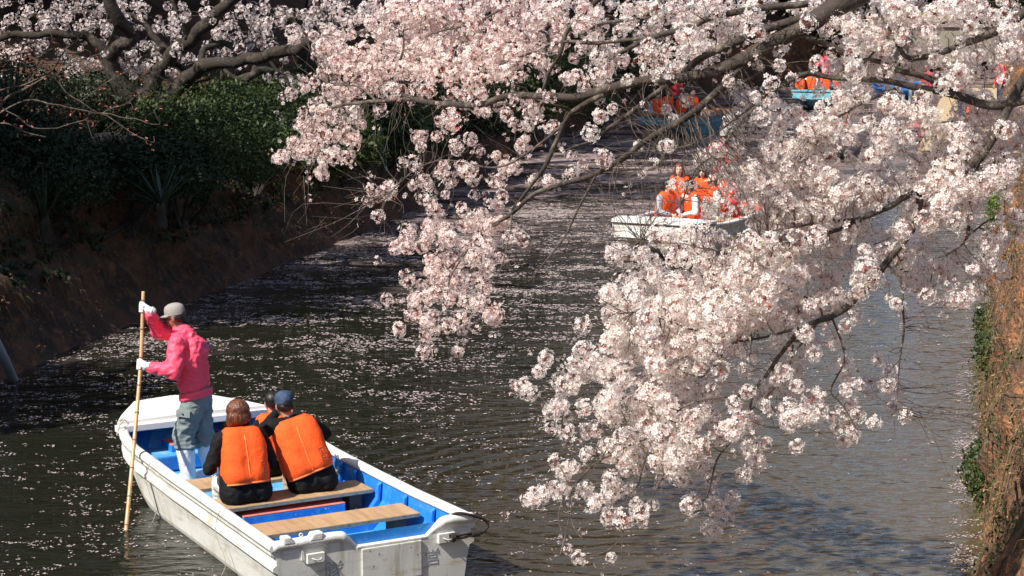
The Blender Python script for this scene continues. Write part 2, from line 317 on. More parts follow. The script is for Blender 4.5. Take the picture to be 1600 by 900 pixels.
# ------------------------------------------------------------------ plants on the banks
def bz(B, X, Y):
    P, N, V = B; v = V.reshape(-1, 3); i = np.argmin((v[:, 0]-X)**2+(v[:, 1]-Y)**2); return v[i]
def on_bank(B, s_y, col):
    """a bank point whose profile height is near col, at the row whose waterline Y is near s_y"""
    P, N, V = B; i = int(np.argmin(abs(P[:, 1]-s_y)+abs(P[:, 0]-edge_x(LW if B is LB else RW, s_y))*.2)); row = V[i]; j = int(np.argmin(abs(row[:40, 2]-col))); return row[j], N[i]
def blades(name, B, ys, zs, n, L, wdt, m, droop=.8, kind='stuff'):
    V = []; F = []
    for _ in range(n):
        y = RNG.uniform(*ys); z = RNG.uniform(*zs); p, nn = on_bank(B, y, z)
        if not B[2][:, :, 2].size: continue
        out = np.array([-nn[0], -nn[1], 0]); along = np.array([-nn[1], nn[0], 0]); l = L*RNG.uniform(.4, 1.3); w = wdt*RNG.uniform(.6, 1.4); lean = RNG.normal()*.4
        up = np.array([0, 0, 1.]); pts = []
        for k in range(4):
            t = k/3; pts.append(p+out*l*.55*t+along*lean*l*t+up*l*(.55*t-droop*1.5*t*t))
        b = len(V)
        for k, q in enumerate(pts):
            ww = w*(1-k/3.4); V += [q-along*ww, q+along*ww]
        F += [(b+2*k, b+2*k+1, b+2*k+3, b+2*k+2) for k in range(3)]
    o = link(name, mesh_np(name, V, F), m); return o
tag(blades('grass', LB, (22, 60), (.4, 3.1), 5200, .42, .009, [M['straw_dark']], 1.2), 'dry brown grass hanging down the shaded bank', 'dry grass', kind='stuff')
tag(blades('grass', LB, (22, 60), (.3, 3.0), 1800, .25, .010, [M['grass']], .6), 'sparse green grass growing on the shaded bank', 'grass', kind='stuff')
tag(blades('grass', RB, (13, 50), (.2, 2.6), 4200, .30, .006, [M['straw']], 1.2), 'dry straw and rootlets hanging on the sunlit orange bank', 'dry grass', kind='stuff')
tag(blades('grass', RB, (13, 50), (.05, .9), 1500, .13, .007, [M['grass']], .4), 'green grass and moss low on the sunlit orange bank', 'grass', kind='stuff')
V = []
for _ in range(26000):
    y = RNG.uniform(8, 70); o_ = 1.2+9*RNG.random()**1.5; x = edge_x(RW, y)+o_*1.02; z = np.interp(o_, [1.15, 2, 5, 12], [2.55, 2.75, 2.9, 3.05]); a = RNG.random()*6.28; l = RNG.uniform(.06, .2); d = RNG.normal(size=2)*.06
    V += [(x-.012*math.cos(a), y-.012*math.sin(a), z-.12), (x+.012*math.cos(a), y+.012*math.sin(a), z-.12), (x+d[0], y+d[1], z+l)]
tag(link('grass', mesh_np('grass', V, np.arange(len(V)).reshape(-1, 3)), M['grass']), 'rough grass on the flat top of the right bank', 'grass', kind='stuff')
# roots showing on the sunlit bank
mb = MB()
for k in range(120):
    y = RNG.uniform(14, 42); z0 = RNG.uniform(.9, 2.5); p, nn = on_bank(RB, y, z0); out = np.array([-nn[0], -nn[1], 0])*.03; pts = [p+out]; r = RNG.uniform(.003, .011)
    for s in range(1, 5):
        q, _ = on_bank(RB, y-s*RNG.uniform(.05, .22), max(.05, z0-s*RNG.uniform(.15, .4))); pts.append(q+out*RNG.uniform(.3, 1.6))
    mb.tube(smooth_path(pts, 3), np.linspace(r, r*.3, 13), 5, caps=False)
tag(mb.build('roots', M['root']), 'bare roots running down the sunlit orange bank', 'roots', kind='stuff')
# ivy and small plants on the sunlit bank
def scatter_leaves(name, B, wl, ys, zr, n, size, m, thr, seed, col=40):
    r4 = np.random.default_rng(seed); P, N, V = B; rows = np.where((P[:, 1] > ys[0]) & (P[:, 1] < ys[1]))[0]; out = []
    while len(out) < n:
        i = int(r4.choice(rows)); j = int(r4.integers(2, 34)); p = V[i, j]
        if not zr[0] < p[2] < zr[1] or mnoise.noise(Vector(p*1.9+seed)) < thr+.25*(p[2]-.4): continue
        nn = N[i]; out.append((p+np.array([-nn[0], -nn[1], 0])*r4.uniform(.01, .09)+r4.normal(size=3)*.05, np.array([-nn[0], -nn[1], .5])))
    V4 = []
    for c, d in out:
        d = d+r4.normal(size=3)*.7; d /= np.linalg.norm(d); t = np.cross(d, r4.normal(size=3)); t /= np.linalg.norm(t); b = np.cross(d, t); s_ = size*r4.uniform(.5, 1.3); V4 += [c-t*s_, c-b*s_*.55, c+t*s_, c+b*s_*.55]
    return link(name, mesh_np(name, V4, np.arange(len(V4)).reshape(-1, 4)), m)
tag(scatter_leaves('ivy', RB, RW, (13.5, 46), (.02, 2.4), 9000, .022, [M['leaf_green']], -.02, 3), 'moss and small creeping leaves along the sunlit bank', 'ivy', kind='stuff')
tag(scatter_leaves('litter', RB, RW, (13.5, 46), (.02, 2.8), 5000, .016, [M['straw']], -.5, 8), 'dead leaves and fallen petals caught on the sunlit bank', 'leaf litter', kind='stuff')
tag(scatter_leaves('ivy', LB, LW, (21, 60), (.8, 3.6), 16000, .045, [M['leaf_dark']], -.15, 5), 'dark creeper hanging over the top of the shaded bank', 'ivy', kind='stuff')
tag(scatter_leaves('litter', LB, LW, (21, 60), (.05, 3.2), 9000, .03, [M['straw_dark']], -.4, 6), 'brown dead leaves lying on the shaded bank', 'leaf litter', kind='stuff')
def rbp(y, z): p, nn = on_bank(RB, y, z); return p+np.array([-nn[0], -nn[1], 0])*.08
for y, z, r, mm, lab in [(25.5, .35, .30, 'leaf_green', 'small leafy plant at the foot of the sunlit bank, middle of it'), (17.6, .45, .26, 'leaf_green', 'leafy green plant low on the right bank, nearest of its bank plants'), (33, 1.0, .28, 'leaf_bright', 'bright green plant halfway up the orange bank'), (29, .9, .14, 'leaf_bright', 'pale round leaved sprig on the edge of the orange bank'), (38, 1.3, .35, 'leaf_green', 'green plant high on the sunlit bank behind the white blossoms'), (21.5, .9, .28, 'leaf_green', 'trailing green plant on the dark part of the right bank')]:
    c = rbp(y, z); shrub('bank_plant', lab, 'plant', c, [c, c+np.array([.05, .1, -.2])], [(r*.6, r, r), (r*.4, r*.7, r*.6)], int(900*r/.3), .035, M[mm], 'small plants on the right bank', .5, 4)
# dark evergreen shrubs along the top of the left bank
def lbp(px, py, Y): return at(px, py, Y)
SHR = [(340, 208, 30.2, 1.15, .85, 9000, 'leaf_green', 'rounded green shrub leaning over the bank beside the dark cherry trunk'),
       (430, 186, 33, 1.1, .8, 6000, 'leaf_green', 'green shrub behind the rounded one, under the bare pale branches'),
       (250, 262, 28.9, .9, .5, 4200, 'leaf_dark', 'dark drooping shrub below the cherry trunk'),
       (150, 190, 31.0, 1.3, .9, 6500, 'leaf_dark', 'dark shrub left of the cherry trunk'),
       (60, 262, 27.5, 1.0, .7, 4800, 'leaf_dark', 'dark shrub at the far left above the bank'),
       (10, 190, 28.5, 1.1, 1.0, 4200, 'leaf_dark', 'tall dark shrub at the edge of the picture behind the spiky plant'),
       (510, 215, 36.5, 1.0, .7, 4200, 'leaf_green', 'green shrub half covered by pale pink blossom at the bend'),
       (600, 190, 41.0, 1.2, .8, 4200, 'leaf_green', 'grassy green shrub above the grey drainpipe'),
       (720, 165, 47.0, 1.6, .9, 4200, 'leaf_dark', 'dark shrub on the far part of the left bank under the long limb'),
       (850, 130, 54.0, 1.8, 1.0, 4200, 'leaf_green', 'far green shrub showing between blossom beside the canal'),
       (960, 100, 64.0, 2.2, 1.2, 4200, 'leaf_dark', 'dark far shrub on the bank behind the teal boat')]
for px, py, Y, rx, rz, n, mm, lab in SHR:
    c = at(px, py, Y); cs = [c, c+np.array([-.6*rx, .4, .15]), c+np.array([.55*rx, -.1, -.25*rz]), c+np.array([.1, .5, .45*rz])]
    vv = LB[2].reshape(-1, 3); base = vv[((vv-(c-np.array([0, 0, rz*.8])))**2).sum(1).argmin()]
    shrub('shrub', lab, 'shrub', base, cs, [(rx, .9*rx, rz), (rx*.7, rx*.7, rz*.7), (rx*.6, rx*.6, rz*.6), (rx*.6, rx*.6, rz*.5)], n, .05 if Y < 34 else .08, M[mm], 'shrubs on top of the left bank')
# spiky plants: long stiff leaves, each a part
def spiky(label, base, n, L, w, mm, tilt=(.15, 1.25)):
    t = tag(empty('yucca_plant', base), label, 'yucca', 'spiky plants on the left bank'); MB().tube([(0, 0, -.3), (0, 0, .12)], [.09, .06], 7).build('stem', M['bark_dark'], t)
    for k in range(n):
        a = k*2.4; el = R(90)-RNG.uniform(*tilt); l = L*RNG.uniform(.75, 1.1); d = np.array([math.cos(a)*math.cos(el), math.sin(a)*math.cos(el), math.sin(el)]); s = np.array([-math.sin(a), math.cos(a), 0]); V = []; F = []
        for i in range(5):
            q = d*l*i/4+np.array([0, 0, -1])*.28*l*(i/4)**2*math.cos(el); ww = w*(1-(i/4)**2)+.002; V += [q-s*ww+(0, 0, ww*.5), q-(0, 0, 0), q+s*ww+(0, 0, ww*.5)]
        for i in range(4): F += [(3*i, 3*i+1, 3*i+4, 3*i+3), (3*i+1, 3*i+2, 3*i+5, 3*i+4)]
        link('leaf', mesh_np('leaf', V, F), M[mm], t)
    return t
spiky('spiky plant with long drooping leaves on the dark bank below the trunk', at(252, 322, 27.9), 30, .8, .02, 'blade')
spiky('pale spiky plant at the far left edge below the bare twigs', at(22, 190, 28.0), 30, 1.0, .028, 'blade')
spiky('small spiky plant left of the drooping one on the dark bank', at(70, 345, 27.0), 24, .8, .02, 'blade')
# drainpipes on the left bank
def pipe(pts, r, label):
    t = MB().tube(smooth_path(pts, 5), r, 10).build('drainpipe', M['pipe'], smooth=True); tag(t, label, 'pipe', 'grey pipes on the left bank'); return t
P0 = at(598, 200, 40.9); P1 = at(602, 265, 40.6); P2 = atz(633, 332, -.15)
pipe([P0, P0*.5+P1*.5, P1, P1*.5+P2*.5, P2], .055, 'thin grey drainpipe bent at the middle, running down the bank at the bend')
pipe([at(-40, 470, 22.6), at(0, 548, 22.9), atz(26, 606, -.15)], .06, 'grey pipe sloping into the water at the left edge')
pipe([at(846, 195, 55), at(862, 228, 54.6)], .06, 'short grey pipe far along the left bank')
# the wood and the far bank closing the view
cs = []; rs = []
for k in range(105):
    y = RNG.uniform(31, 92); o_ = RNG.uniform(4.2, 15); x = edge_x(LW, min(y, 79))-o_; z = 3.8+RNG.uniform(0, 1)**.8*(4.5 if y < 45 else 12)+o_*.35; r = RNG.uniform(1.5, 2.8); cs.append((x, y, z)); rs.append((r, r, r*.85))
for k in range(50):
    x = RNG.uniform(2, 36); y = 86+max(0, x-10)*.45+RNG.uniform(0, 6); z = RNG.uniform(1.6, 11) if x < 16 else RNG.uniform(1.2, 4.5); r = RNG.uniform(1.6, 2.6); cs.append((x, y, z)); rs.append((r, r, r*.8))
w_ = link('woods', leaf_mesh('woods', cs, rs, 190000, .19, .6, hollow=.8), M['leaf_dark']); tag(w_, 'dark evergreen wood behind the left bank and closing off the canal', 'wood', kind='stuff')
cs = []; rs = []
for k in range(22):
    y = RNG.uniform(44, 92); x = edge_x(RW, y)+RNG.uniform(4, 12); z = 3.4+RNG.uniform(0, 1.4); r = RNG.uniform(1.0, 1.8); cs.append((x, y, z)); rs.append((r, r, r*.8))
w_ = link('undergrowth', leaf_mesh('undergrowth', cs, rs, 24000, .12, .5), M['leaf_dark']); tag(w_, 'low evergreen growth behind the landing stage', 'undergrowth', kind='stuff')
# two unseen evergreens added beside the left bank to throw shade on it
for lab, x, y, z, r, h in [('tall dark evergreen tree on the left bank, nearest one, shading the slope', -12.2, 18.6, 3.4, 2.5, 5.2), ('tall dark evergreen tree on the left bank, behind the nearest one', -9.8, 25.6, 3.3, 2.7, 5.0)]:
    t = tag(empty('added_shade_tree', (x, y, z-.4)), lab, 'tree'); MB().tube(smooth_path([(0, 0, -.3), (.1, .05, h*.4), (0, .1, h*.9)], 4), np.linspace(.25, .08, 9), 9).build('trunk', M['bark_dark'], t, True)
    cs_ = [(0, 0, h*.75), (r*.5, .3, h*.6), (-r*.4, -.4, h*.62), (.2, -.6, h*.95), (.3, .8, h*.5)]; o = link('crown', leaf_mesh('crown', cs_, [(r*.8, r*.8, r*.6)]*5, 9000, .13, .5), M['leaf_dark'], t); o['kind'] = 'stuff'
# concrete wall behind the landing
mb = MB(); a = at(1385, 95, 88); mb.box((a[0], 88, .8), (a[0]+9, 88.4, 2.3)); mb.box((a[0]-.1, 87.9, 2.3), (a[0]+9.1, 88.5, 2.42)); wl = mb.build('retaining_wall', M['concrete'], bevel=.01); tag(wl, 'pale concrete wall far behind the landing stage', 'wall')

# ------------------------------------------------------------------ cherry blossom
def cluster_mesh(name, rng, nf, Rc, fr, mats, buds=6, leaves=2, cheap=False):
    V = []; F = []; mi = []
    def tri(a, b, c, m): k = len(V); V.extend([a, b, c]); F.append((k, k+1, k+2)); mi.append(m)
    el = np.array([rng.uniform(.95, 1.3), rng.uniform(.8, 1.05), rng.uniform(.72, .98)])
    ga = 2.39996
    for i in range(nf):
        z = 1-2*(i+.5)/nf; a = i*ga+rng.uniform(-.4, .4); rr = math.sqrt(max(0, 1-z*z)); n = np.array([rr*math.cos(a), rr*math.sin(a), z])+rng.normal(size=3)*.16; n /= np.linalg.norm(n)
        c = n*el*Rc*rng.uniform(.80, 1.08); n = n+rng.normal(size=3)*.20; n /= np.linalg.norm(n)
        t = np.cross(n, [0, 0, 1.]) if abs(n[2]) < .95 else np.cross(n, [1., 0, 0]); t /= np.linalg.norm(t); b = np.cross(n, t); f = fr*rng.uniform(.85, 1.12); o = rng.uniform(0, 6.28); cup = rng.uniform(.05, .45)
        for k in range(5):
            an = o+k*1.2566
            def P(r, da, h): return c+(t*math.cos(an+da)+b*math.sin(an+da))*r*f+n*h*f
            p0 = P(.08, 0, 0); p1 = P(.72, -.47, cup*.8); p3 = P(.72, .47, cup*.8); p2 = P(1.0, rng.uniform(-.08, .08), cup)
            tri(p0, p1, p2, 0); tri(p0, p2, p3, 0)
        if not cheap:
            q = [c+(t*math.cos(o+.6+k*2.094)+b*math.sin(o+.6+k*2.094))*f*.22+n*f*.10 for k in range(3)]; tri(*q, 1)
            pass
        s = t*.0011; tri(-s, s, c-n*f*.1, 2)
    for i in range(buds):
        n = rng.normal(size=3); n /= np.linalg.norm(n); c = n*el*Rc*rng.uniform(.8, 1.15); t = np.cross(n, rng.normal(size=3)); t /= np.linalg.norm(t); b = np.cross(n, t)
        l = fr*.55; w = fr*.28; tri(c-n*l-t*w, c-n*l+t*w, c+n*l, 2); tri(c-n*l-b*w, c-n*l+b*w, c+n*l, 2)
    for i in range(leaves):
        n = rng.normal(size=3); n /= np.linalg.norm(n); c = n*el*Rc*.9; t = np.cross(n, rng.normal(size=3)); t /= np.linalg.norm(t); l = fr*1.2; w = fr*.35; k = len(V)
        tri(c, c+n*l*.5-t*w, c+n*l, 3); tri(c, c+n*l, c+n*l*.5+t*w, 3)
    me = mesh_np(name, np.array(V), np.array(F), mi)
    for m in mats: me.materials.append(m)
    return me, np.array(V), np.array(F), np.array(mi)
rg = np.random.default_rng(3)
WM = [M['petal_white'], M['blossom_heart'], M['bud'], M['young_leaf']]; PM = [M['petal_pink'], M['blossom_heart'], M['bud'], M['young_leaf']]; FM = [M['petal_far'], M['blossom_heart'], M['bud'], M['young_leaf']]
CW = [cluster_mesh('blossom_cluster', rg, [40, 34, 30, 38, 22, 36, 14, 28, 42, 24][k], [.064, .060, .056, .064, .050, .066, .042, .056, .066, .056][k], .0192, WM, buds=2+k % 3*2, leaves=[0, 1, 0, 2, 1, 0, 2, 1, 0, 3][k]) for k in range(10)]
CP = [cluster_mesh('blossom_cluster', rg, [38, 32, 24, 34, 18, 28, 36, 22][k], .054+.004*(k % 4), .0195, PM, buds=5+k % 4*3, leaves=1+k % 3) for k in range(8)]
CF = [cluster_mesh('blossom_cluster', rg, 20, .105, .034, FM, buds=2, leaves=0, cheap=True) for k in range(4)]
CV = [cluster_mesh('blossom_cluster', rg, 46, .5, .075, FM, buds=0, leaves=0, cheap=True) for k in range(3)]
def rotm(rng):
    q = rng.normal(size=4); q /= np.linalg.norm(q); w, x, y, z = q
    return np.array([[1-2*(y*y+z*z), 2*(x*y-z*w), 2*(x*z+y*w)], [2*(x*y+z*w), 1-2*(x*x+z*z), 2*(y*z-x*w)], [2*(x*z-y*w), 2*(y*z+x*w), 1-2*(x*x+y*y)]])
def place_clusters(tree, org, pts, scales, protos, mats, nind=300, key=None):
    """nearest ones become single blossom clusters, the rest one mass"""
    order = np.argsort(-(scales/np.linalg.norm(pts-np.array([0, 0, CAMZ]), axis=1)) if key is None else key); ind = set(order[:nind].tolist())
    Vs = []; Fs = []; ms = []; c = 0
    for i, p in enumerate(pts):
        me, V, F, mi = protos[int(RNG.integers(len(protos)))]; Rm = rotm(RNG)
        if i in ind:
            o = bpy.data.objects.new('blossom_cluster', me); COL.objects.link(o); o.parent = tree
            o.matrix_local = Matrix.Translation(Vector(p-org)) @ (Matrix(Rm.tolist()).to_4x4() @ Matrix.Scale(float(scales[i]), 4))
        else:
            Vs.append((V*scales[i])@Rm.T+(p-org)); Fs.append(F+c); ms.append(mi); c += len(V)
    if Vs:
        o = link('blossom', mesh_np('blossom', np.concatenate(Vs), np.concatenate(Fs), np.concatenate(ms)), mats, tree); o['kind'] = 'stuff'
def limb_pts(P):   # (px, py, radius_px, Y)
    return [(at(a, b, Y), r/FPX*Y) for a, b, r, Y in P]
def dY(px, py):    # how far the near spray hangs from the viewer
    return 12.2+5.2*min(1, max(0, (1100-px)/650))**1.15*(1-py/1000)
def limb(mb, pl, n=8, wob=.012):
    P = smooth_path([p for p, r in pl], 5); Rr = smooth_path([(r, 0, 0) for p, r in pl], 5)
    P = [p+np.array([mnoise.noise(Vector(p*4)), mnoise.noise(Vector(p*4+9)), mnoise.noise(Vector(p*4+20))])*wob for p in P]
    Rr = [max(.0015, r[0]*(1+.13*mnoise.noise(Vector(p*9)))) for r, p in zip(Rr, P)]
    mb.tube(P, Rr, n); return P, Rr
# how thickly the near spray is in bloom, surveyed in 25-unit squares (x from 400 to 1600, y from 0)
G1 = """0000000588998888
0010564689799888
0066880789997699
0016999999999899
0003889989988889
0156788777634853
0456776532035644
0168866200247135
0058866000540413
1686862002534204
0003710026364606
0002200464635534
0000000630532445
0000000400465655
0000000136887675
0000000177554563
0000000002567681
0000000005677530
0000000036665470
0000000034455570
0000000350664100
0000000100434200
0000000000410000""".split()
G2 = """7777667777788788
8776766776777666
8765556665675543
7634666477566310
4343576655630032
3422332222211151
5540033111220057
4730030003210456
4100440000400455
5302343202366666
4304400210123567
1233000000112267
0010000000103555
3000000000107623
4000000036665346
0000005774565568
0000000063656788
0000003668888888
0000006736788888
0000208888888888
0000438888888886
0000438888887751
0246557758775152
1147667655673454
4334237788765345
0274487798846524
0236655588886864
0003207887544653
0040557847762336
0016104637753044
3666537502003320
4311364550166400
0001004450025300
0040200000000000
0003312300000000
0000003000000000""".split()
G3 = """4463626886887755
3266666987547566
2123488643534645
1132486646657576
2323776775287563
4334673344762513
5333674646147754
6678745667567837
7487564665577556
7777128664476485
7777212437876885
7667667788865772
7777778456868341
7757641265646355
7777662562401045
8777546665560761
8776467565765672
8766556566342000
7777671244566400
6776340041000000
5751300000000000
4663400000000000
4630543300000000
7721534500000000
4561555600000000
5565564551000000
1644544000000000
0440353000000000""".split()
near_pts = []; near_sc = []
for y in range(36):
    for gx, G in enumerate((G1, G2, G3)):
        if y >= len(G): continue
        for x, ch in enumerate(G[y]):
            d = int(ch)
            if not d: continue
            n = (d*d*.047+d*.03 if d > 3 else d*.13)*(1.3 if gx == 2 and y < 9 else 1.18 if gx == 2 and y < 16 else 1)*(.75 if gx == 1 and 14 <= y <= 16 and 6 < x < 13 else 1)
            n = int(n)+(RNG.random() < n-int(n))
            for _ in range(max(n, 0)):
                px = 400+gx*400+x*25+RNG.uniform(0, 25); py = y*25+RNG.uniform(0, 25); Y = dY(px, py)+RNG.normal()*.22+.35*mnoise.noise(Vector((px*.012, py*.012, 3)))
                near_pts.append(at(px, py, Y)); near_sc.append(((.60+.055*d)*RNG.uniform(.75, 1.2) if d > 2 else RNG.uniform(.45, .75))*(1.12 if gx > 0 and py > 250 else 1))
near_pts = np.array(near_pts); near_sc = np.array(near_sc); print('near clusters', len(near_pts))
# limbs of the two trees on the right bank, (x, y, radius) along each
LA = [[(1420, -60, 26), (1335, -8, 22), (1262, 38, 16), (1205, 68, 15), (1150, 98, 13.5), (1085, 119, 11), (1010, 127, 9), (945, 140, 9), (905, 150, 8), (850, 151, 6.5), (800, 150, 6), (742, 164, 6), (692, 163, 5.5), (645, 154, 5), (618, 142, 3.5), (612, 118, 2.5), (628, 85, 2), (630, 50, 1.4)],
      [(645, 154, 4), (600, 158, 3.2), (540, 163, 2.6), (488, 176, 1.6)], [(588, 158, 2.2), (570, 140, 2), (550, 132, 1.4), (512, 134, 1)],
      [(1262, 25, 8), (1175, 55, 7.5), (1100, 87, 7), (1062, 120, 6), (1020, 150, 5), (990, 175, 4.5), (955, 200, 3.5), (925, 220, 2.5), (880, 235, 1.5)],
      [(1172, 92, 8), (1120, 142, 7), (1075, 182, 6.5), (1005, 222, 6), (960, 255, 5.5), (920, 275, 5), (870, 290, 4.5), (830, 306, 4), (798, 336, 3.5), (775, 350, 2.5), (735, 385, 1.8), (700, 420, 1.2)],
      [(945, 145, 6), (900, 170, 5), (885, 188, 4.5), (868, 225, 4), (850, 262, 3.6), (822, 300, 3), (800, 328, 2.5)],
      [(885, 188, 3), (850, 222, 2.4), (815, 245, 2), (770, 262, 1.5), (700, 250, 1.2), (650, 265, 1), (610, 300, .9)],
      [(930, 272, 2.2), (905, 320, 2), (880, 370, 1.8), (850, 412, 1.5), (824, 440, .9)],
      [(1262, 5, 7), (1130, 22, 6), (1070, 45, 5.5), (1015, 60, 5), (968, 85, 3.5)], [(1015, 60, 3.5), (930, 67, 3), (880, 66, 2.4), (830, 82, 1.8), (780, 100, 1.3)],
      [(960, -30, 5), (935, 0, 5), (912, 22, 4.5), (887, 47, 4), (880, 65, 3.6), (875, 85, 3), (860, 112, 2.4), (848, 142, 2)],
      [(1030, -5, 4), (1028, 14, 3.6), (990, 30, 3.2), (945, 36, 2.6), (905, 55, 2)], [(800, 5, 2.2), (755, 30, 2), (700, 47, 1.6), (675, 52, 1)],
      [(780, 350, 2), (745, 372, 1.8), (712, 418, 1.5), (700, 455, 1.1), (697, 520, .8)], [(750, 365, 1.8), (752, 410, 1.6), (755, 445, 1.3), (748, 490, .9)],
      [(800, 335, 1.8), (795, 372, 1.6), (785, 410, 1.1), (770, 450, .8)]]
LBb = [[(1620, 95, 11), (1592, 140, 10), (1562, 195, 9), (1530, 250, 8), (1478, 282, 7), (1415, 306, 6), (1390, 322, 5.5), (1345, 341, 5), (1325, 352, 4.5), (1295, 363, 3.5), (1258, 372, 2.2), (1200, 385, 1.5)],
       [(1440, 300, 7), (1430, 345, 7), (1410, 378, 7), (1385, 412, 7), (1355, 450, 7), (1325, 480, 6.5), (1300, 495, 6), (1257, 510, 4.5), (1242, 527, 4), (1212, 565, 3.4), (1185, 600, 3), (1160, 616, 2.8), (1140, 632, 2)],
       [(1300, 495, 3.5), (1282, 500, 3.2), (1262, 528, 2.4), (1245, 548, 1.4)], [(1640, -20, 9), (1575, 38, 8), (1512, 67, 7), (1477, 80, 6), (1435, 92, 5), (1412, 87, 4.5), (1398, 60, 3.5), (1380, 30, 2)],
       [(1640, 150, 9), (1560, 165, 8.5), (1495, 150, 8), (1465, 142, 7), (1425, 135, 6), (1380, 125, 5.5), (1300, 122, 5), (1262, 115, 4.5), (1225, 130, 4), (1200, 145, 3), (1165, 175, 2)],
       [(1495, 150, 6), (1475, 135, 6.5), (1452, 122, 6), (1405, 110, 5), (1372, 95, 4.5), (1345, 92, 4.5), (1320, 84, 6), (1275, 62, 5.5), (1240, 50, 4)],
       [(1400, 138, 3), (1355, 157, 2.6), (1310, 182, 2), (1270, 205, 1.2)], [(1440, 5, 3), (1400, 45, 2.4), (1375, 68, 2), (1340, 110, 1.3)],
       [(1257, 510, 2.5), (1200, 525, 2.2), (1145, 537, 2.2), (1120, 565, 2), (1097, 590, 1.3)], [(1145, 537, 2), (1090, 520, 1.6), (1040, 500, 1.3), (990, 490, 1)],
       [(1175, 608, 2.2), (1168, 655, 2), (1142, 690, 1.9), (1120, 717, 1.6), (1108, 765, 1.2), (1103, 778, .8)], [(1160, 616, 1.8), (1100, 625, 1.6), (1060, 640, 1.5), (1022, 682, 1.5), (1002, 732, 1.4), (997, 755, 1.2), (985, 770, .8)],
       [(1022, 682, 1.5), (975, 700, 1.4), (930, 725, 1.4), (900, 755, 1.3), (875, 776, 1.2), (850, 792, 1), (820, 795, .7)], [(890, 765, 1), (889, 812, .9), (882, 842, .8), (875, 870, .5)], [(880, 772, .8), (874, 810, .8), (880, 838, .6)], [(893, 775, .8), (896, 822, .7), (912, 845, .5)],
       [(985, 768, 1), (972, 805, .9), (974, 830, .9), (960, 852, .8), (940, 865, .7), (907, 870, .5)], [(973, 828, .7), (971, 850, .6), (971, 875, .4)], [(1038, 743, 1), (1020, 780, .9), (1018, 795, .5)],
       [(1385, 412, 2.5), (1408, 440, 2.2), (1411, 485, 2), (1412, 520, 1.8), (1407, 560, 1.5), (1404, 600, .9), (1400, 640, .6)], [(1407, 562, 1), (1388, 583, .8), (1370, 595, .5)],
       [(1530, 250, 3), (1518, 320, 2.6), (1514, 350, 3), (1510, 372, 2.6), (1500, 385, 1.6), (1480, 400, 1.2)], [(1514, 368, 1.6), (1540, 348, 1.4), (1570, 336, 1)], [(1345, 341, 3), (1270, 350, 2), (1200, 362, 1.5), (1130, 392, 1.1), (1060, 380, .9), (1000, 378, .7)],
       [(1300, 495, 2), (1320, 560, 1.6), (1300, 610, 1.3), (1315, 632, 1.2), (1340, 672, .7)], [(1240, 540, 2), (1225, 590, 1.6), (1150, 660, 1.1)], [(1200, 145, 2), (1150, 200, 1.8), (1118, 240, 1.6), (1085, 268, 1.3), (1065, 320, .9)], [(1225, 130, 2), (1150, 185, 1.5), (1105, 215, 1.2), (1050, 232, .8)]]
def spray_tree(name, label, base, crown, limbs, own, rr):
    t = tag(empty(name, base), label, 'cherry tree'); b = np.array(base); nodes = []; par = []; rad = []
    mb = MB(); limb(mb, [(p-b, r) for p, r in crown], 12, .05); mb.build('trunk', M['bark'], t, True)
    for L in limbs:
        mb = MB(); P, Rr = limb(mb, [(at(x, y, dY(x, y)-.16)-b, max(r*(.84 if r > 4 else .95), .9)/FPX*dY(x, y)) for x, y, r in L], 8)
        mb.build('branch', M['bark'] if L[0][2] > 4.5 else M['twig'], t, True)
        for p in P: nodes.append(p+b)
    return t, b, nodes
tA, bA, nA = spray_tree('cherry_tree', 'cherry tree whose long mossy limb reaches across to the pink blossom at the upper left', (5.1, 13.6, 2.6),
    [(np.array([5.15, 13.6, 2.2]), .30), (np.array([5.0, 13.6, 3.4]), .24), (np.array([4.3, 13.4, 4.5]), .20), (np.array([3.5, 12.9, 5.0]), .15), (at(1425, -65, 12.35), .10)], LA, 0, 0)
tB, bB, nB = spray_tree('cherry_tree', 'cherry tree whose white blossoming branches hang low over the water at the right', (4.9, 11.4, 2.6),
    [(np.array([4.95, 11.4, 2.2]), .28), (np.array([4.7, 11.6, 3.3]), .22), (np.array([4.15, 12.1, 4.0]), .15), (np.array([3.7, 12.3, 4.3]), .09), (at(1622, 95, 12.3), .045)], LBb, 0, 0)
for (x0, y0, z0), L0 in [((4.4, 11.9, 3.8), (1640, -20, 9)), ((4.4, 11.9, 3.7), (1640, 150, 9))]:
    mb = MB(); limb(mb, [(np.array((x0, y0, z0))-bB, .09), (at(L0[0], L0[1], 12.32)-bB, .04)], 8); mb.build('branch', M['bark'], tB, True)
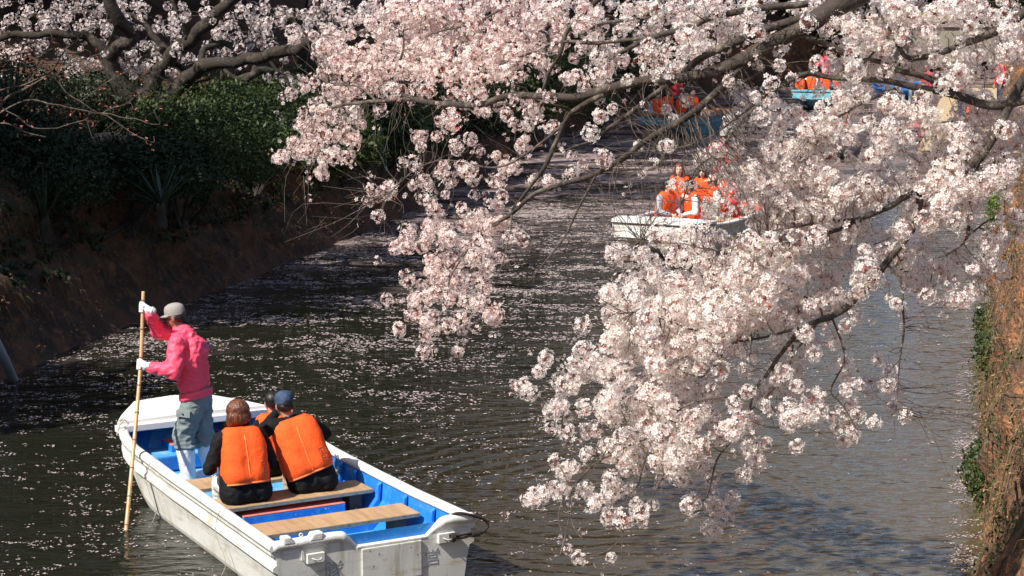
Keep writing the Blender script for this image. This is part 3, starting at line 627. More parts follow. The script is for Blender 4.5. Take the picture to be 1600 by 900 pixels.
# twigs: every cluster is joined to the nearest wood already grown
def grow(roots, pts):
    nodes = [np.array(r) for t in roots for r in t]; own = [k for k, t in enumerate(roots) for _ in t]; nr = len(nodes); P = np.array(pts); n = len(P)
    A = np.array(nodes); D = np.full(n, 1e9); par = np.zeros(n, int)
    for i in range(n):
        d = np.linalg.norm(A-P[i], axis=1); par[i] = d.argmin(); D[i] = d.min()
    depth = np.zeros(nr+n); done = np.zeros(n, bool); owner = np.r_[own, np.zeros(n, int)].astype(int); order = []
    parent = np.full(nr+n, -1)
    for _ in range(n):
        k = int(np.where(done, 1e9, D).argmin()); done[k] = True; order.append(k); parent[nr+k] = par[k]; owner[nr+k] = owner[par[k]]; depth[nr+k] = depth[par[k]]+np.linalg.norm(P[k]-(A[par[k]] if par[k] < nr else P[par[k]-nr]))
        d = np.linalg.norm(P-P[k], axis=1)+.25*depth[nr+k]*0+.02
        better = (~done) & (d+.12*depth[nr+k] < D); D[better] = (d+.12*depth[nr+k])[better]; par[better] = nr+k
    cnt = np.ones(nr+n)
    for k in reversed(order): cnt[parent[nr+k]] += cnt[nr+k]
    return nr, A, P, parent, owner, cnt
def twigs(tree, org, nr, A, P, parent, owner, cnt, who, rmin=.0016, n=4, mm='twig'):
    mb = MB()
    for k in range(len(P)):
        if owner[nr+k] != who: continue
        pa = parent[nr+k]; q = A[pa] if pa < nr else P[pa-nr]; p = P[k]; d = p-q; L = np.linalg.norm(d)
        side = RNG.normal(size=3)*L*.10; mid = q+d*.5+side+np.array([0, 0, L*.05]); r0 = min(.009, rmin*cnt[nr+k]**.42); r1 = r0*.8
        mb.tube(smooth_path([q-org, mid-org, p-org], 2), np.linspace(r0*1.1, r1, 5), n, caps=False)
    o = mb.build('twigs', M[mm], tree, True); o['kind'] = 'stuff'
def loose(tree, org, pts, n, mats, seed):
    r3 = np.random.default_rng(seed); Vs = []; Fs = []; ms = []; c = 0; protos = [cluster_mesh('flowers', r3, q, .028, .0175, mats, buds=1, leaves=k % 2) for k, q in enumerate((1, 2, 3, 4))]
    for _ in range(n):
        p = pts[r3.integers(len(pts))]+r3.normal(size=3)*.075; me, V, F, mi = protos[int(r3.integers(4))]; Vs.append(V@rotm(r3).T+p-org); Fs.append(F+c); ms.append(mi); c += len(V)
    o = link('loose_flowers', mesh_np('loose_flowers', np.concatenate(Vs), np.concatenate(Fs), np.concatenate(ms)), mats, tree); o['kind'] = 'stuff'
gr = grow([nA, nB], near_pts); own = gr[4][gr[0]:]
twigs(tA, bA, *gr, 0); twigs(tB, bB, *gr, 1)
# bare twigs that carry no flowers
def bare(tree, org, nodes, n, box, mm, L=.35, seed=5, Yf=dY):
    rg2 = np.random.default_rng(seed); N = np.array(nodes); mb = MB()
    for _ in range(n):
        px, py = rg2.uniform(box[0], box[2]), rg2.uniform(box[1], box[3]); p = at(px, py, Yf(px, py)+rg2.normal()*.2); q = N[np.linalg.norm(N-p, axis=1).argmin()]; d = p-q; l = np.linalg.norm(d)
        if l > L*2.5 or l < .04: continue
        pts = [q-org]+[q+d*t+rg2.normal(size=3)*l*.07-org for t in (.35, .7)]+[p-org]; mb.tube(smooth_path(pts, 3), np.linspace(.003, .0012, 10), 4, caps=False)
        if rg2.random() < .6:
            e = q+d*.6; f = e+(d*.35+rg2.normal(size=3)*l*.3); mb.tube([e-org, f-org], [.0018, .001], 3, caps=False)
    o = mb.build('bare_twigs', M[mm], tree, True); o['kind'] = 'stuff'
FY = lambda a, b: dY(a, b)-.28
bare(tA, bA, nA, 330, (440, 0, 1230, 380), 'twig', .5, 5, FY); bare(tA, bA, nA, 45, (540, 160, 760, 240), 'twig', .5, 6); bare(tB, bB, nB, 420, (900, 0, 1580, 700), 'twig', .5, 8, FY); bare(tB, bB, nB, 130, (1000, 180, 1220, 340), 'twig', .4, 9)
pxv = 800+FPX*near_pts[:, 0]/near_pts[:, 1]
loose(tA, bA, near_pts[own == 0], 700, PM, 31); loose(tB, bB, near_pts[own == 1], 900, WM, 32)
pink = (own == 0) & (pxv+60*RNG.normal(size=len(pxv)) < 930)
for who, tr, og in ((0, tA, bA), (1, tB, bB)):
    a = (own == who) & pink; b_ = (own == who) & ~pink; na = int(300*a.sum()/max(1, (own == who).sum()))
    if a.sum(): place_clusters(tr, og, near_pts[a], near_sc[a], CP, PM, na)
    if b_.sum(): place_clusters(tr, og, near_pts[b_], near_sc[b_], CW, WM, 300-na)

# ------------------------------------------------------------------ the dark cherry tree on the left bank
GL = """366778887123326645467665
56767875556435654445651
343112344223455443322
55343544341531521210
3122652565310000232
1111012111000000
0000000000000100420
00000000000000000330""".split()
LC = [[(232, 145, 24, 31), (205, 150, 21, 31), (180, 120, 17, 31), (168, 92, 13, 31), (150, 70, 10, 31), (125, 53, 8, 31), (60, 56, 7, 31), (0, 57, 6, 31), (-60, 62, 4, 31)],
      [(172, 95, 12, 31), (190, 72, 12, 30.9), (202, 55, 12, 30.8), (190, 35, 12, 30.7), (172, 12, 12, 30.6), (160, -30, 10, 30.5)],
      [(235, 140, 20, 31), (252, 110, 15, 31), (275, 80, 13, 30.8), (305, 55, 12, 30.6), (330, 30, 12, 30.4), (355, 5, 11, 30.2), (395, -30, 9, 30)],
      [(240, 165, 16, 31), (268, 148, 15, 30.6), (290, 120, 14, 30.3), (315, 102, 13, 30), (360, 97, 11, 29.7), (405, 92, 11, 29.4), (440, 80, 11, 29.1), (470, 73, 10, 28.8), (520, 60, 8, 28.4), (580, 48, 7, 28), (640, 40, 4, 27.6)],
      [(310, 100, 7, 30.4), (325, 80, 6, 30.5), (348, 63, 5, 30.6), (400, 90, 3, 30.6)], [(288, 60, 4, 30.6), (280, 30, 3.5, 30.6), (272, 0, 3, 30.6)],
      [(348, 64, 4, 30.6), (400, 88, 3.5, 30.5), (440, 112, 2.5, 30.5), (450, 150, 2, 30.5)],
      [(283, 112, 5, 31), (262, 80, 6, 31.2), (240, 55, 6, 31.4), (225, 38, 5, 31.5), (200, 20, 3, 31.6)], [(440, 115, 6, 33), (405, 110, 7, 32.8), (365, 140, 6.5, 32.5), (330, 162, 6, 32.3), (318, 170, 5, 32.2)],
      [(400, 105, 5, 33), (372, 125, 5, 33), (345, 110, 4, 33), (350, 170, 4, 33)], [(405, 158, 2.5, 31), (375, 163, 3.2, 31), (338, 175, 2.5, 31)], [(255, 205, 4, 30.5), (275, 170, 3.5, 30.4), (305, 135, 2.8, 30.3), (330, 120, 2, 30.2)]]
bL = at(222, 215, 31); bL = np.array([bL[0], bL[1], bL[2]-.5])
tL = tag(empty('cherry_tree', bL), 'dark forked cherry tree leaning from the shaded left bank with thick crooked boughs', 'cherry tree'); nL = []
mb = MB(); limb(mb, [(at(x, y, 31)-bL, r/FPX*31) for x, y, r in [(222, 262, 40), (224, 225, 30), (226, 190, 26), (230, 160, 25), (236, 138, 22)]], 14, .06); mb.build('trunk', M['bark_dark'], tL, True)
for L in LC:
    mb = MB(); P, _ = limb(mb, [(at(x, y, Y)-bL, r*.86/FPX*Y) for x, y, r, Y in L], 9, .08); mb.build('branch', M['bark_dark'], tL, True); nL += [p+bL for p in P]
mb = MB(); limb(mb, [(at(x, y, 29.8)-bL, r/FPX*30) for x, y, r in [(205, 222, 16), (165, 217, 12), (130, 222, 9), (123, 240, 9), (120, 262, 8), (112, 268, 5)]], 9, .05); mb.build('stub', M['dead_wood'], tL, True)
mb = MB(); limb(mb, [(at(x, y, 30.2)-bL, r/FPX*30) for x, y, r in [(215, 228, 22), (245, 222, 20), (268, 212, 8), (274, 206, 3)]], 9, .05); mb.build('stub', M['bark_dark'], tL, True)
fp = []; fs = []
for y, row in enumerate(GL):
    for x, ch in enumerate(row):
        d = int(ch); n = d*.62; n = int(n)+(RNG.random() < n-int(n))
        for _ in range(n):
            px = x*25+RNG.uniform(0, 25); py = y*25+RNG.uniform(0, 25); fp.append(at(px, py, 31.7+RNG.normal()*.6-(px-225)*.004+(1.2 if px > 400 else 0))); fs.append(RNG.uniform(.5, 1.1))
for _ in range(130):    # the crown above
    a = RNG.random()*6.28; r = 4.2*math.sqrt(RNG.random()); fp.append(np.array([bL[0]+.5+r*math.cos(a), 31+r*math.sin(a), 5.5+RNG.random()*3.0*(1-r/6)])); fs.append(RNG.uniform(.9, 1.7))
fp = np.array(fp); fs = np.array(fs)
g2 = grow([nL], fp); twigs(tL, bL, *g2, 0, .003, 4)
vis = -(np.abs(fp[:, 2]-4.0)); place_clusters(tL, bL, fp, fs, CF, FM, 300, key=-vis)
# bare pale twigs with red buds of a young maple at the far left
bM_ = bz(LB, -7.2, 25.5); tM = tag(empty('maple_tree', bM_), 'young bare maple with pale thin twigs and red buds at the far left', 'maple tree'); n_m = []
MT = [[(-60, 300, 5), (-30, 220, 4.5), (0, 165, 4), (40, 140, 3.4), (80, 110, 2.2), (120, 60, 1.2)], [(-10, 182, 2.4), (40, 158, 2.2), (95, 165, 2), (160, 178, 1.9), (220, 188, 1.5), (250, 195, 1), (240, 172, .8)], [(-20, 150, 2.2), (30, 135, 2), (80, 120, 2), (125, 160, 1.7), (180, 190, 1.4), (235, 222, .9), (238, 212, .7)],
      [(-20, 190, 2.4), (10, 195, 2.2), (40, 205, 2), (75, 212, 1.2)], [(-20, 115, 2), (30, 105, 1.7), (80, 100, 1.5), (140, 95, 1)], [(0, 162, 1.6), (25, 180, 1.5), (60, 200, 1.4), (110, 195, 1.2), (135, 182, .8)], [(40, 140, 1.5), (60, 100, 1.3), (80, 60, 1)], [(80, 120, 1.4), (120, 95, 1.2), (160, 85, .8)], [(125, 160, 1.2), (170, 130, 1), (200, 110, .7)], [(-20, 90, 2), (40, 82, 1.6), (90, 75, 1)], [(160, 178, 1), (195, 160, .8), (225, 145, .6)]]
for L in MT:
    mb = MB(); P, _ = limb(mb, [(at(x, y, 25.5)-bM_, max(r*.62, .7)/FPX*25.5) for x, y, r in L], 6, .05); mb.build('branch', M['twig'], tM, True); n_m += [p+bM_ for p in P]
bare(tM, bM_, n_m, 90, (-20, 40, 260, 225), 'twig', .6, 11, lambda a, b: 25.5)
mb = MB()
for _ in range(80):
    p = n_m[RNG.integers(len(n_m))]+RNG.normal(size=3)*.06-bM_; M4 = Matrix.Translation(Vector(p)) @ Matrix.Rotation(RNG.random()*6, 4, 'X') @ Matrix.Rotation(RNG.random()*6, 4, 'Y'); mb.box((-.006, -.006, -.018), (.006, .006, .018), M=M4)
o = mb.build('buds', M['bud'], tM); o['kind'] = 'stuff'
# ------------------------------------------------------------------ cherry trees further along both banks
def far_tree(label, base, H, Rc, n, lean, seed):
    rg2 = np.random.default_rng(seed); b = np.array(base); t = tag(empty('cherry_tree', b), label, 'cherry tree', 'cherry trees further along the canal'); mb = MB()
    top = np.array([lean[0]*.4, lean[1]*.4, H*.45]); limb(mb, [(np.array([0, 0, -.4]), .3), (top*.5, .24), (top, .17)], 9, .08); mb.build('trunk', M['bark_dark'], t, True); nodes = [b+top]; cen = b+np.array([lean[0], lean[1], H*.72])
    for k in range(8):
        a = k*.785+rg2.random()*.6; e = cen+np.array([math.cos(a)*Rc*.7, math.sin(a)*Rc*.7, rg2.uniform(-.25, .6)*Rc*.6])-b; mb = MB(); P, _ = limb(mb, [(top*.9, .14), (top*.5+e*.5+rg2.normal(size=3)*.2, .09), (e, .03)], 6, .15); mb.build('branch', M['bark_dark'], t, True); nodes += [p+b for p in P]
    pts = []
    while len(pts) < n:
        d = rg2.normal(size=3); d /= np.linalg.norm(d); p = cen+d*np.array([Rc, Rc, Rc*.5])*(.35+.65*rg2.random()**.5)*(1+.3*mnoise.noise(Vector(d*2.5+b)))
        if mnoise.noise(Vector(p*.9)) > -.25: pts.append(p)
    pts = np.array(pts); Vs = []; Fs = []; ms = []; c = 0
    for p in pts:
        me, V, F, mi = CV[int(rg2.integers(3))]; s = rg2.uniform(.5, 1.1); Vs.append((V*s)@rotm(rg2).T+p-b); Fs.append(F+c); ms.append(mi); c += len(V)
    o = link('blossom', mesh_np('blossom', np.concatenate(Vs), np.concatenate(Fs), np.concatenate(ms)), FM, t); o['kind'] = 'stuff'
for i, (lab, x, y, H, Rc, n, lean) in enumerate([
    ('cherry tree on the left bank just beyond the dark forked one, its blossom shaded', -4.2, 41, 8, 3.2, 210, (1.5, -.5)),
    ('cherry tree leaning over the canal bend from the left bank', -1.4, 49, 8.5, 3.6, 240, (2.2, 0)), ('cherry tree on the left bank behind the teal boat', 2.4, 61, 9, 4.0, 240, (2.5, 0)),
    ('farthest cherry tree on the left bank by the end of the canal', 5.8, 74, 9, 4.2, 220, (1.5, -1)), ('cherry tree at the far end of the canal', 17, 93, 8, 4.0, 200, (0, -2)), ('cherry tree on the right bank beyond the landing stage', 22.0, 76, 8, 3.4, 180, (-1.2, 0)), ('cherry tree on the right bank behind the landing stage', 17.6, 57, 8, 3.0, 170, (-1.0, 0))]):
    B = LB if x < 16 and y < 80 else RB; z = bz(B, x, y)[2] if y < 90 else 1.0; far_tree(lab, (x, y, z), H, Rc, n, lean, i+20)

# ------------------------------------------------------------------ boats
def interp(tab, y):
    ys = [a[0] for a in tab]; return float(np.interp(y, ys, [a[1] for a in tab]))
WTAB = [(0, .90), (.5, .885), (1, .87), (2, .855), (3, .85), (3.6, .855), (3.9, .82), (4.15, .755), (4.4, .63), (4.6, .51), (4.8, .38)]
HTAB = [(0, .56), (1, .55), (2.5, .555), (3.6, .59), (4.2, .64), (4.8, .68)]
def bw(y): return interp(WTAB, y)
def bh(y): return interp(HTAB, y)
def lift(y): return 0 if y < 3.0 else .60*((y-3.0)/1.8)**1.7
YS = [0, .25, .6, 1, 1.4, 1.8, 2.2, 2.6, 3.0, 3.25, 3.5, 3.7, 3.9, 4.05, 4.15, 4.3, 4.45, 4.6, 4.72, 4.8]
def loft(rings, closed=False):
    V = []; F = []; k = len(rings[0])
    for r in rings: V += r
    for i in range(len(rings)-1):
        for j in range(k if closed else k-1):
            a = i*k+j; b = i*k+(j+1) % k; F.append((a, b, b+k, a+k))
    return V, F
def text_obj(txt, size, m, parent, M4, name='lettering', ext=.001):
    c = bpy.data.curves.new(name, 'FONT'); c.body = txt; c.size = size; c.align_x = 'CENTER'; c.align_y = 'CENTER'; c.extrude = ext
    o = bpy.data.objects.new(name, c); COL.objects.link(o); dg = bpy.context.evaluated_depsgraph_get(); me = bpy.data.meshes.new_from_object(o.evaluated_get(dg)); bpy.data.objects.remove(o)
    me.materials.clear(); o = link(name, me, m, parent); o.matrix_local = M4; return o
def boat(label, loc, rz, hullm='boat_white', inm='boat_blue', trim='boat_rim', near=False, scale=1, group=None, seats=3, lid='boat_red', wide=None):
    if wide: WTAB[:], keep = wide, list(WTAB)
    t = tag(empty('rowing_boat', loc, rz), label, 'boat', group); t.scale = (scale,)*3
    def prof(y):
        w, h, l = bw(y), bh(y), lift(y); P = [(w-.004, h-.03), (w-.006, h-.085), (w-.045, h-.10), (w-.05, h-.165), (w-.018, h-.185), (w-.016, h-.215), (w-.06, h-.24), (w-.085, .20), (w-.11, .04), (w-.15, -.06), (w-.36, -.17), (0, -.20)]
        out = []; zt = h-.03
        for i, (x, z) in enumerate(P):
            if i >= 7: z = min(z+l, h-.245-(i-7)*.004)
            out.append((max(x, 0), z))
        return out
    rings = []
    for y in YS:
        p = prof(y); rings.append([(x, y, z) for x, z in p]+[(-x, y, z) for x, z in reversed(p[:-1])])
    V, F = loft(rings); mb = MB().add(V, [tuple(reversed(f)) for f in F])
    k = len(rings[0]); mb.add(rings[-1], [tuple(range(k))])
    # transom with its stepped notch for an engine
    h = bh(0); p = prof(0); low = [(x, z) for x, z in p[1:]]
    top = [(-.90, h-.03), (-.30, h-.03), (-.17, h-.12), (.45, h-.12), (.60, h-.03), (.90, h-.03)]
    ring = [(x, -.0, z) for x, z in top]+[(x, 0, z) for x, z in low]+[(-x, 0, z) for x, z in reversed(low[:-1])]
    n = len(ring); b = len(mb.v); mb.add(ring+[(x, .05, z) for x, y, z in ring], [tuple(range(n))]+[(i, n+i, n+(i+1) % n, (i+1) % n) for i in range(n)]+[tuple(reversed(range(n, 2*n)))])
    hull = mb.build('hull', M[hullm], t); bm = bmesh.new(); bm.from_mesh(hull.data); bmesh.ops.triangulate(bm, faces=[f for f in bm.faces if len(f.verts) > 4]); bm.to_mesh(hull.data); bm.free()
    hull.data.polygons.foreach_set('use_smooth', [False]*len(hull.data.polygons))
    # inner lining
    rings = []
    for y in [.05]+YS[1:]:
        w, h, l = bw(y), bh(y), max(0, lift(y)-.10); fz = .13+l; P = [(w-.075, h-.02), (w-.09, max(.34, fz+.02)), (w-.12, max(.30, fz+.015)), (w-.19, max(.20, fz+.01)), (w-.26, fz), (0, fz)]
        P = [(max(x, 0), min(z, h-.02)) for x, z in P]; rings.append([(x, y, z) for x, z in P]+[(-x, y, z) for x, z in reversed(P[:-1])])
    V, F = loft(rings); mb = MB().add(V, F); fl = [i for i, f in enumerate(mb.f) if all(abs(mb.v[v][0]) < bw(mb.v[v][1])-.25 for v in f)]
    for i in fl: mb.m[i] = 1
    k = len(rings[0]); mb.add(rings[0], [tuple(range(k))], 0); mb.add(rings[-1], [tuple(reversed(range(k)))], 0)
    mb.build('interior', [M[inm], M['boat_floor' if inm == 'boat_blue' else inm]], t)
    # ribs and knees moulded into the sides
    for sx in (-1, 1):
        for y in (([.55, 1.05, 1.55, 2.05, 2.35, 2.9, 3.4]) if near else [1, 2, 3]):
            w = bw(y)-.088; mb = MB(); z0 = .16
            pr = [(w, bh(y)-.05), (w-.035, bh(y)-.07), (w-.045, .36), (w-.20, .16+max(0, lift(y)-.02)), (w-.20, .13+max(0, lift(y)-.02)), (w-.03, .22+lift(y))]
            v = [(sx*x, y-.03, z) for x, z in pr]+[(sx*x, y+.03, z) for x, z in pr]; n = len(pr); mb.add(v, [tuple(range(n)), tuple(reversed(range(n, 2*n)))]+[(i, n+i, n+(i+1) % n, (i+1) % n) for i in range(n)]); mb.build('rib', M[inm], t, bevel=.008 if near else 0)
    # gunwale: a rounded rail on both sides
    for sx in (-1, 1):
        rings = []; sec = [(.004, -.04), (.012, -.02), (.010, .0), (-.006, .014), (-.035, .020), (-.068, .016), (-.086, .003), (-.090, -.02), (-.084, -.04)]
        for y in [-.012]+YS[1:14]+[4.13]: rings.append([(sx*(bw(max(y, 0))+a), y, bh(max(y, 0))+b-.01) for a, b in sec])
        V, F = loft(rings, True); mb = MB().add(V, F if sx < 0 else [tuple(reversed(f)) for f in F]); n = len(sec); mb.add(rings[0], [tuple(range(n))]); mb.add(rings[-1], [tuple(range(n))])
        mb.build('gunwale', M[trim], t, True)
    # rolls along the transom top, leaving the notch
    h = bh(0)-.01
    for pts in ([(-.88, .02, h-.008), (-.6, .02, h-.004), (-.34, .02, h-.002), (-.27, .02, h-.022), (-.16, .02, h-.11)], [(.88, .02, h-.008), (.66, .02, h-.004), (.58, .02, h-.03), (.45, .02, h-.11)]):
        MB().tube(smooth_path(pts, 5), [.044]*(len(smooth_path(pts, 5))-7)+[.044, .04, .034, .028, .022, .018, .014], 12).build('transom_roll', M[trim], t, True)
    MB().box((-.165, -.004, bh(0)-.128), (.455, .056, bh(0)-.112)).build('transom_lip', M[trim], t, bevel=.004)
    # foredeck: upper board on a beam
    ys = [4.13, 4.25, 4.4, 4.55, 4.7, 4.84]; V = []; F = []
    for y in ys:
        w = bw(min(y, 4.8))+.02-(.0 if y < 4.8 else .02); z = bh(4.2)+.045+(y-4.13)*.04
        V += [(-w, y, z-.045), (-w, y, z-.006), (-w*.97, y, z), (0, y, z+.018), (w*.97, y, z), (w, y, z-.006), (w, y, z-.045)]
    for i in range(len(ys)-1):
        for j in range(7): a = i*7+j; b = i*7+(j+1) % 7; F.append((a, b, b+7, a+7))
    F += [tuple(reversed(range(7))), tuple(range(35, 42))]; MB().add(V, F).build('foredeck', M['boat_deck' if near else trim], t)
    MB().box((-.80, 4.045, bh(4.1)-.035), (.80, 4.15, bh(4.1)+.028)).build('deck_beam', M['boat_deck' if near else trim], t, bevel=.006)
    # thwarts
    for y in [.9, 1.8, 2.53][:seats]:
        w = bw(y)-.125; mb = MB().box((-w, y-.18, .395), (w, y+.18, .425)); o = mb.build('bench', [M['plank']], t, bevel=.003)
        MB().box((-w+.004, y-.1845, .392), (w-.004, y-.1805, .421)).build('bench_edge', M['plank_edge'], o)
        for sx in (-1, 1): MB().box((sx*.60-.06, y-.10, .12), (sx*.60+.06, y+.06, .394)).build('bench_support', M['brown_block' if sx > 0 else 'plank'], o)
    # lockers
    b = MB().box((-.60, 3.86, .22), (.60, 4.12, .355)).box((-.42, 4.121, .30), (.42, 4.34, .354)).build('bow_locker', M[inm], t, bevel=.008)
    MB().box((-.66, 3.87, .356), (.66, 4.12, .361)).box((-.5, 4.1205, .356), (.5, 4.30, .3605)).build('locker_top', M['boat_floor' if inm == 'boat_blue' else inm], b)
    MB().box((-.29, 4.0, .361), (.44, 4.28, .425)).build('hatch', M[inm], b, bevel=.006); MB().box((-.285, 4.005, .4255), (.435, 4.275, .4345)).build('lid', M[lid], b, bevel=.003)
    b = MB().box((-.50, 1.585, .12), (.45, 2.02, .335)).build('middle_locker', M[inm], t, bevel=.008); MB().box((-.50, 1.585, .3355), (.45, 2.02, .346)).build('lid', M[lid], b, bevel=.003)
    MB().box((-.66, 1.36, .12), (.66, 1.58, .235)).build('floor_frame', M[inm], t, bevel=.012); MB().box((-.55, .10, .12), (.28, .16, .34)).build('floor_frame', M[inm], t, bevel=.012)
    if near:
        for x0, x1 in ((-.80, -.69), (-.59, -.46)):      # rowlock blocks on the transom
            V = []; 
            mb = MB().box((x0, -.025, bh(0)-.01), (x1, .065, bh(0)+.055)); 
            for i, (x, y, z) in enumerate(mb.v):
                if z > bh(0) and ((x < x0+.01 and x0 > -.7) or (x > x1-.01 and x0 < -.7)): mb.v[i] = (x+(.045 if x0 > -.7 else -.045), y, z)
            mb.build('rowlock_block', M['boat_rim'], t, bevel=.014)
        mb = MB(); mb.tube([(-.635, .02, bh(0)), (-.635, .02, bh(0)+.035)], .012, 8); mb.tube([(-.635+.014*math.cos(a), .02, bh(0)+.045+.014*math.sin(a)) for a in np.linspace(0, 6.28, 10)], .005, 6, caps=False); mb.build('eye_bolt', M['boat_rim'], t)
        MB().box((-.648, -.012, .405), (-.622, -.001, .50)).build('eye_bolt_plate', M['boat_rim'], t, bevel=.003)
        MB().box((-.13, -.016, .13), (.40, .0, .425)).build('transom_pad', M['boat_white'], t, bevel=.007)
        for x, z in ((-.06, .40), (.02, .365), (-.03, .27), (.30, .38), (.36, .31)): MB().tube([(x, -.0175, z), (x, -.0155, z)], .005, 8).build('screw_hole', M['dark_plastic'], t)
        for x in (-.53, .62):
            b = MB().box((x-.075, -.032, .375), (x+.075, 0, .455)).build('cleat_block', M['boat_white'], t, bevel=.005)
            MB().tube(smooth_path([(x-.035, -.038, .42), (x-.01, -.055, .408), (x+.02, -.055, .405), (x+.045, -.04, .415)], 4), .006, 7).build('cleat', M['metal'], b, True)
        fr = Matrix(((1, 0, 0, 0), (0, 0, -1, 0), (0, 1, 0, 0), (0, 0, 0, 1)))
        text_obj('隊', .17, M['stain'], t, Matrix.Translation((-.37, -.0015, .27)) @ fr); text_obj('営', .15, M['stain'], t, Matrix.Translation((.50, -.0015, .255)) @ fr)
        MB().box((.43, .40, .12), (.66, .55, .30)).build('battery_box', M['dark_plastic'], t, bevel=.008)
        MB().tube(smooth_path([(.15, .25, .14), (.22, .20, .20), (.30, .24, .15), (.36, .30, .20), (.46, .32, .15), (.52, .25, .18), (.40, .20, .14), (.25, .28, .14), (.10, .33, .14)], 6), .013, 7).build('rope_coil', M['rope'], t, True)
        MB().tube([(.50, .12, .155), (.62, .20, .155)], .035, 10).build('fender', M[inm], t, True)
        mb = MB(); mb.tube(smooth_path([(.50, 4.25, .44), (.55, 4.1, .50), (.62, 3.9, .50), (.68, 3.6, .44)], 5), .01, 6); mb.build('cable', M['rope'], t, True)
        for x, y in ((.50, 4.28), (.38, 4.31)): 
            V, F = loft([[(x+r*math.cos(a), y+r*math.sin(a), .436+z) for a in np.linspace(0, 6.28, 9)[:-1]] for r, z in ((.028, 0), (.032, .05), (.03, .10), (.012, .13), (.012, .15))], True); MB().add(V, F+[tuple(range(32, 40))]).build('bottle', M['young_leaf'], b := t, True)
        # thin lines tied over the side
        for y in (2.95, 1.15):
            w = bw(y); P = [(-w+.06, y, bh(y)+.018), (-w-.008, y+.01, bh(y)+.005), (-w-.03, y+.05, .35), (-w+.02, y-.03, .12), (-w-.02, y+.04, -.05)]; MB().tube(smooth_path(P, 5), .0035, 5).build('thin_line', M['rope_pale'], t)
        MB().tube(smooth_path([(-.86, 3.9, .62), (-.80, 4.0, .68), (-.72, 4.1, .71), (-.70, 4.2, .70), (-.76, 4.14, .695)], 4), .006, 6).build('thin_line', M['rope_pale'], t)
    if wide: WTAB[:] = keep
    return t
NB = (-1.083, 15.328, 0); NRZ = R(29.05)
nb = boat('white rowing boat with bright blue inside and wooden benches, nearest of the boats', NB, NRZ, near=True)
def nbw(x, y, z): return np.array(nb.matrix_world @ Vector((x, y, z))) if False else np.array([NB[0]+x*math.cos(NRZ)-y*math.sin(NRZ), NB[1]+x*math.sin(NRZ)+y*math.cos(NRZ), z])
rp = MB(); P = [(.68, .05, .565), (.72, .0, .60), (.80, -.03, .59), (.95, -.03, .53), (.995, -.03, .47), (.96, -.04, .43), (.90, -.04, .415)]
rp.tube(smooth_path([nbw(*p) for p in P], 6), .012, 7); P = [(.90, -.04, .415), (.84, -.045, .42), (.76, -.05, .415), (.70, -.05, .42), (.645, -.055, .425)]
for dz in (-.012, .014): rp.tube(smooth_path([nbw(x, y, z+dz*math.sin((x-.64)*12)) for x, y, z in P], 5), .011, 7)
for a in range(3): rp.tube([nbw(.645+.012*a, -.055+.03*math.cos(q), .42+.03*math.sin(q)) for q in np.linspace(0, 6.2, 10)], .009, 6)
for a in range(5): rp.tube([nbw(.84+.016*a, -.045+.022*math.cos(q), .418+.022*math.sin(q)) for q in np.linspace(0, 6.2, 8)], .007, 5)
tag(rp.build('mooring_rope', M['rope'], smooth=True), 'black mooring rope looped off the stern corner of the nearest boat', 'rope')
# petals fallen into the boat
V = []
for _ in range(330):
    y = RNG.uniform(.1, 4.7); x = RNG.uniform(-.7, .7)
    if y > 4.2: z = bh(4.2)+.066+(y-4.13)*.04-abs(x)*.03
    elif y > 3.88: z = .365
    elif any(abs(y-c) < .17 for c in (.9, 1.8, 2.53)): z = .4285
    elif 1.46 < y < 2.0 and -.5 < x < .38: z = .339
    else: z = .136
    if z < .2 and abs(x) > .58: continue
    if y > 4.0 and abs(x) > bw(y)-.08: continue
    a = RNG.random()*6.28; s = RNG.uniform(.006, .012)
    V += [nbw(x+s*math.cos(a+k*1.57)*(1, .6)[k % 2], y+s*math.sin(a+k*1.57)*(1, .6)[k % 2], z) for k in range(4)]
tag(link('fallen_petals', mesh_np('fallen_petals', V, np.arange(len(V)).reshape(-1, 4)), M['petal_film']), 'fallen petals scattered inside the nearest boat', 'petals', kind='stuff')

# ------------------------------------------------------------------ people
def ell(c, r, M3=None, nu=14, nv=10):
    V = [(0, 0, 1)]+[(math.sin(math.pi*i/nv)*math.cos(2*math.pi*j/nu), math.sin(math.pi*i/nv)*math.sin(2*math.pi*j/nu), math.cos(math.pi*i/nv)) for i in range(1, nv) for j in range(nu)]+[(0, 0, -1)]
    F = [(0, 1+j, 1+(j+1) % nu) for j in range(nu)]+[(1+i*nu+j, 1+(i+1)*nu+j, 1+(i+1)*nu+(j+1) % nu, 1+i*nu+(j+1) % nu) for i in range(nv-2) for j in range(nu)]+[(len(V)-1, 1+(nv-2)*nu+(j+1) % nu, 1+(nv-2)*nu+j) for j in range(nu)]
    out = []
    for v in V:
        q = Vector((v[0]*r[0], v[1]*r[1], v[2]*r[2]));
        if M3 is not None: q = M3 @ q
        out.append(tuple(q+Vector(c)))
    return out, F
